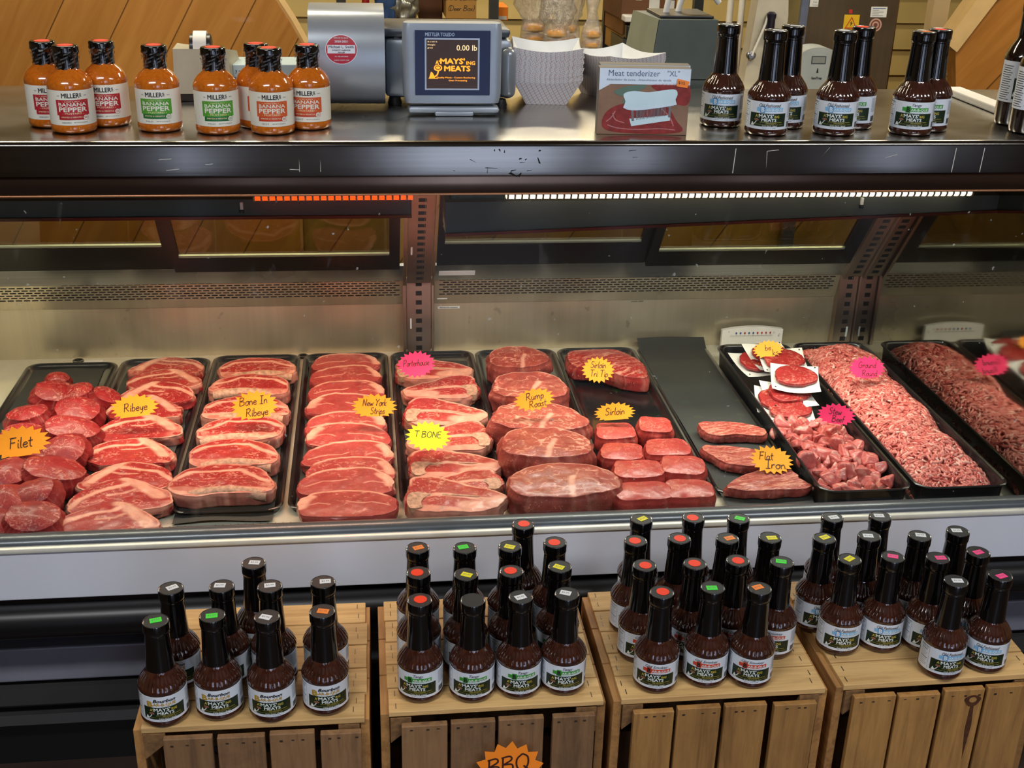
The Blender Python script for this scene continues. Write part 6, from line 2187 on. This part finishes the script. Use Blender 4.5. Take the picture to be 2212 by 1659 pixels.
put_rect(fo, mw, .068, .108, .078, .102, 0, 0, 2)
put_line(fo, mw, [(.072, .098), (.104, .098)], .002, 1, 1)
for q in range(4):
    put_line(fo, mw, [(.072, .094 - q * .0042), (.088 + (q % 2) * .012, .094 - q * .0042)], .0012, 2, 1)
obj('sticker', fo, [M['paper_white'], plain('sticker_blue', '#48689a', .4), M['ink_grey']], t)
fo = MB()
put_rect(fo, mw, -.090, -.064, .100, .116, 0, 0, 2)
put_text(fo, mw, "Set", -.072, .111, .010, .005, 2, 0, 0, 1)
put_text(fo, mw, "Tempe", -.072, .104, .014, .005, 2, 0, 0, 1)
obj('sticker', fo, [M['paper_white'], plain('sticker_blue', '#48689a', .4), M['ink_grey']], t)
fo = MB()
put_disc(fo, mw, .084, .060, .0155, .0155, 3, 0, 28)
put_disc(fo, mw, .084, .060, .0120, .0120, 4, 1, 28)
put_disc(fo, mw, .084, .060, .0085, .0085, 3, 2, 28)
put_disc(fo, mw, .084, .060, .0050, .0050, 4, 3, 20)
obj('sticker', fo, [M['paper_white'], plain('sticker_blue', '#48689a', .4), M['ink_grey'], plain('sticker_pink', '#c79a86', .4), plain('sticker_dark', '#6d4436', .4)], t)

t = thing('hand_dispenser', 'light grey wall dispenser with a small window, between the blue lettered bottles', 'dispenser', (1.3313, 3.52, 0.98))
pl_ = [(-.045, 0), (.045, 0), (.052, .18)] + [(.052 * math.cos(a), .18 + .022 * math.sin(a)) for a in np.linspace(.15, PI - .15, 14)] + [(-.052, .18)]
obj('cover', MB().prism(pl_, -.02, .06, axis='y'), plain('dispenser_grey', '#a9b0ae', .4), t)
wd = MB()
md = flat_front(-.0208, 0, .165)
put_rect(wd, md, -.022, .022, -.010, .012, 0, 0, 2)
put_rect(wd, md, -.0195, .0195, -.008, .010, 1, 1, 2)
put_text(wd, md, "SaniTrap", 0, -.052, .032, .008, 2, .03, 0, 0)
put_poly(wd, md, [(-.003, -.036), (.003, -.036), (.0015, -.024), (-.001, -.022)], 2, 0)
obj('window_and_print', wd, [M['scale_dark'], plain('dispenser_window', '#8f948f', .15, 0, .6), M['ink']], t)
obj('stand', MB().box(-.02, .02, .06, .09, -1.06, .19), M['steel'], t)

M['slicer_white'] = plain('slicer_white', '#c9c2ae', .35, .1, .3)
t = thing('meat_slicer', 'cream enamelled meat slicer with a dark handle, behind the sauce bottles', 'machine', (1.2317, 3.72, 0))
sb = MB()
sb.prism([(-.060, 1.02), (.060, 1.02), (.062, 1.25), (.040, 1.46), (.01, 1.60), (-.035, 1.60), (-.030, 1.38)], -.02, .05, axis='y')
obj('slicer_body', sb, M['slicer_white'], t, 30)
obj('slicer_base', MB().box(-.11, .09, -.06, .25, .92, 1.03, r=.01), M['slicer_white'], t)
obj('slicer_stand', MB().box(-.10, .085, -.05, .26, .0, .92, r=.01), M['machine_grey'], t)
obj('knob', MB().lathe([(.014, 0), (.014, .010), (.010, .012), (.009, .016)], 24, rot=Rm(PI / 2, 0, 0), loc=(-.045, -.02, 1.130)), M['steel'], t, 40)
obj('carriage_rod', MB().tube([(-.045, -.035, 1.130), (-.012, -.035, 1.225), (-.006, -.035, 1.255)], .004, 8), M['fixture'], t, 60)
obj('handle', MB().lathe([(.010, 0), (.013, .01), (.013, .045), (.015, .05), (.015, .06), (.008, .066)], 20, loc=(.004, -.035, 1.195)), plain('handle_purple_black', '#1d1a2c', .3, 0, .4), t, 40)
obj('gauge_plate', MB().lathe([(.075, 0), (.075, .01), (.06, .014)], 40, rot=Rm(PI / 2, 0, 0), loc=(-.005, -.021, 1.50)), M['steel'], t, 40)

p0, p1 = Vector((1.1811, 2.3197, 1.2520)), Vector((1.1812, 2.1371, 1.2520))
dd = p1 - p0
o = obj('white_board', MB().box(-dd.length / 2 - .03, dd.length / 2 + .02, -.018, .018, 0, .014, r=.003), M['fixture'])
o.location = (p0 + p1) / 2 - Vector((0, 0, .0015))
o.rotation_euler = (0, 0, math.atan2(dd.y, dd.x))
tag(o, 'white plastic strip lying on the counter end before the plank wall', 'board')

# ------------------------------------------------------------------ preparation room behind
M['shelf_steel'] = plain('shelf_steel', '#4a4c4a', .4, .6)
M['kraft'] = plain('kraft_board', '#b5863f', .7, 0, 0, .1, 12)
M['kraft_dark'] = plain('kraft_board_dark', '#6b4426', .7, 0, 0, .12, 12)
M['kraft_mid'] = plain('kraft_board_mid', '#8a5d30', .7, 0, 0, .12, 12)
t = thing('wire_shelf', 'dark steel shelving unit across the preparation room', 'shelf', (.55, 4.30, 0))
for x in (-.62, -.10, .30, .62):
    obj('post', MB().box(x - .016, x + .016, -.02, .012, 0, 2.0), M['shelf_steel'], t)
for z in (.55, .98, 1.315, 1.75):
    sv = MB()
    sv.box(-.63, .63, -.02, -.008, z - .02, z)
    sv.box(-.63, .63, .40, .412, z - .02, z)
    for k in range(26):
        x = -.61 + k * .048
        sv.box(x, x + .006, -.01, .41, z - .008, z - .002)
    obj('shelf_rack', sv, M['shelf_steel'], t)


def carton(label, x, y, z, w, d, h, mat, texts=(), rz=0.0, hole=False, lab=()):
    t = thing('carton', label, 'box', (x, y, z), rz, 'cartons in the preparation room')
    obj('box', MB().box(-w / 2, w / 2, 0, d, 0, h, r=.002), M[mat], t)
    pr = MB()
    mp = flat_front(-.0006, 0, h / 2)
    for (a, b, c_, e) in lab:
        put_rect(pr, mp, a, b, c_, e, 1, 0, 1)
    for (s, cx, cy, hh) in texts:
        handwrite(pr, mp, s, cx, cy, hh, 0, .2, .08, 1.2, 1)
    if hole:
        put_disc(pr, mp, 0, h * .22, .022, .009, 0, 1)
    if pr.n:
        obj('markings', pr, [M['ink'], M['paper_white']], t)
    return t


carton('kraft carton with handwriting on the shelf above the scale', *(0.3389, 4.3100, 1.1572), .105, .25, .14, 'kraft', [('Extra Summer', 0, .0, .018), ('(Deer Box)', 0, -.035, .018)])
carton('dark brown carton on top, with white stickers, left of the grey machine', *(0.9267, 4.0000, 1.1980), .185, .25, .16, 'kraft_dark', (), .04, True, [(-.045, -.025, -.02, .01), (.0, .035, -.055, -.015), (.06, .085, -.05, -.02)])
carton('lighter brown carton under the dark one, left of the grey machine', *(0.9333, 4.0000, 1.1483), .185, .25, .058, 'kraft_mid', (), .04, True)
carton('brown carton at the bottom of the carton pile', *(0.9377, 4.0000, 1.0861), .185, .25, .07, 'kraft', (), .04)
carton('small orange carton with a yellow tag on the shelf above the scale', *(0.4797, 4.3300, 1.1516), .05, .15, .045, 'sign_orange2', (), 0, False, [(-.012, .02, -.02, -.008)])
carton('dark carton standing on the shelf above the printer of the scale', *(0.2409, 4.4500, 1.1398), .085, .15, .10, 'kraft_dark')
# table with the bagged buns
t = thing('prep_table', 'steel preparation table carrying the bagged buns', 'table', (.74, 3.70, -.065))
obj('table_top', MB().box(-.33, .06, 0, .50, 1.105, 1.135, r=.004), M['steel'], t)
for x in (-.30, .03):
    for y in (.04, .46):
        obj('leg', MB().box(x - .018, x + .018, y - .018, y + .018, 0, 1.105), M['shelf_steel'], t)
M['bun'] = plain('bun_crust', '#c9914a', .55, 0, .1, .22, 40)
M['bun_pale'] = plain('bun_side', '#d9b478', .6, 0, 0, .15, 60)
M['bag'] = None
mb_ = bpy.data.materials.new('crinkled_clear_bag'); mb_.use_nodes = True
nt = mb_.node_tree; nt.nodes.clear()
ou = nt.nodes.new('ShaderNodeOutputMaterial'); tr_ = nt.nodes.new('ShaderNodeBsdfTransparent'); gl_ = nt.nodes.new('ShaderNodeBsdfGlossy'); df_ = nt.nodes.new('ShaderNodeBsdfDiffuse')
gl_.inputs['Roughness'].default_value = .12; df_.inputs[0].default_value = (.75, .72, .62, 1)
bp_ = nt.nodes.new('ShaderNodeBump'); bp_.inputs['Strength'].default_value = 1.0; bp_.inputs['Distance'].default_value = .01
nt.links.new(noise(nt, coords(nt), 42, 4, .7, 1.5), bp_.inputs['Height']); nt.links.new(bp_.outputs[0], gl_.inputs['Normal'])
x1 = nt.nodes.new('ShaderNodeMixShader'); x1.inputs[0].default_value = .35
nt.links.new(gl_.outputs[0], x1.inputs[1]); nt.links.new(df_.outputs[0], x1.inputs[2])
x2 = nt.nodes.new('ShaderNodeMixShader'); x2.inputs[0].default_value = .42
nt.links.new(tr_.outputs[0], x2.inputs[1]); nt.links.new(x1.outputs[0], x2.inputs[2]); nt.links.new(x2.outputs[0], ou.inputs[0])
M['bag'] = mb_
BAGS = [(0.5418, 3.86, 3, .078, .085, 'clear bag of buns at the far end of the row, next to the scale'), (0.5934, 3.73, 3, .074, .080, 'clear bag of buns second along from the scale'),
        (0.6446, 3.84, 3, .068, .065, 'clear bag of buns with a tall crumpled top, second from the end'), (0.7011, 3.72, 3, .060, .042, 'small twisted bag of buns at the end nearest the grey machine')]
for k, (x, y, n, w, hh, lb) in enumerate(BAGS):
    t = thing('bagged_buns', lb, 'bread', (x, y, 1.0702), 0, 'bags of buns behind the paper boats')
    r = random.Random(k)
    lev = .030
    for q in range(4):
        for sx in ((-.26, .26) if w > .09 else (0,)):
            b = MB().lathe([(.2 * w, 0), (.25 * w if w > .09 else .46 * w, .005), (.27 * w if w > .09 else .50 * w, .013), (.22 * w if w > .09 else .42 * w, .024), (.08 * w, .029)], 20, [0, 0, 1, 1], loc=(sx * w + r.uniform(-.003, .003), .06, .004 + q * lev))
            obj('bun', b, [M['bun_pale'], M['bun']], t, 60)
    bg = MB()
    nseg = 30
    zs = [0, .02, .06, .11, .130, .152, .178, .225, .275, .295 + hh * .2]
    rr = [.50, .54, .56, .54, .42, .26 if k > 2 else .60, .22 if k > 2 else .66, .40 if k > 2 else .72, .48 if k > 2 else .70, .46 if k > 2 else .62]
    P = []
    for z, f in zip(zs, rr):
        for i in range(nseg):
            a = 2 * PI * i / nseg
            wob = 1 + (.17 * math.sin(a * 4 + z * 45 + k * 2) + .12 * math.sin(a * 7 - z * 80)) * (1 if z > .12 else .15)
            P.append((f * w * wob * math.cos(a) * 1.05, .06 + f * w * .8 * wob * math.sin(a), z + (.012 * math.sin(a * 4 + k) if z > .2 else 0)))
    bg.add(P, [[j * nseg + i, j * nseg + (i + 1) % nseg, (j + 1) * nseg + (i + 1) % nseg, (j + 1) * nseg + i] for j in range(len(zs) - 1) for i in range(nseg)])
    obj('clear_bag', bg, M['bag'], t, 180)
# smaller bits on and beside the shelf
t = thing('white_printer', 'white and black office printer behind the second stack of boats', 'printer', (*(0.8967, 3.9500, 1.0931)[:2], 1.14))
obj('printer_body', MB().box(-.05, .05, 0, .2, 0, .045, r=.004), M['black_plastic'], t)
obj('printer_lid', MB().box(-.06, .055, -.01, .2, .055, .075, r=.004), M['fixture'], t)
obj('printer_side', MB().box(.02, .055, -.005, .2, .0, .055), M['fixture'], t)
obj('printer_stand', MB().box(-.06, .06, 0, .2, -1.14, 0), M['shelf_steel'], t)
q = (0.1303, 4.3200, 1.1555)
mb, col = cut_mesh(O_FIL, .042, .05, .085, 901, col_lean(.3), (np.array((.5, .5, .5)), np.array((.7, .7, .7))), N=60, K=12, lump=.02, dome=.02)
o = obj('foil_bag', mb, plain('foil_bag', '#a8a89c', .25, .7, 0, .3, 30), None, 180)
o.location = q
tag(o, 'crumpled silver bag on the shelf above the scale', 'bag')
q = (0.0828, 4.3300, 1.1538)
mb, col = cut_mesh(O_SQ, .032, .06, .09, 902, col_lean(.3), (np.array((.5, .5, .5)), np.array((.7, .7, .7))), N=60, K=12, lump=.006, dome=.01)
o = obj('blue_cloth', mb, plain('blue_cloth', '#2c4a78', .8), None, 180)
o.location = q
tag(o, 'folded blue cloth beside the silver bag on the shelf', 'cloth')
q = (0.0123, 4.3300, 1.1868)
o = obj('red_canister', MB().lathe([(.012, 0), (.013, .004), (.013, .05), (.006, .06), (.006, .07)], 20), plain('canister_red', '#a3221a', .3, 0, .4), None, 40)
o.location = q
tag(o, 'small red canister above the printer end of the scale', 'canister')
t = thing('wall_stud', 'pale upright timber beside the slanting plank wall', 'timber', (1.9253, 4.0, 0))
obj('post', MB().box(-.028, .028, 0, .05, 0, 2.2), plain('pale_timber', '#cbb184', .6, 0, 0, .1, 8), t)
t = thing('wall_pipe', 'thin white pipes running up the yellow wall behind the grey machine', 'pipe', (*(1.5589, 5.2000, 0.9513)[:2], 0))
for dx in (0, .05):
    obj('pipe', MB().tube([(dx, 0, 0), (dx, 0, 2.4)], .014, 10), M['fixture'], t, 60)
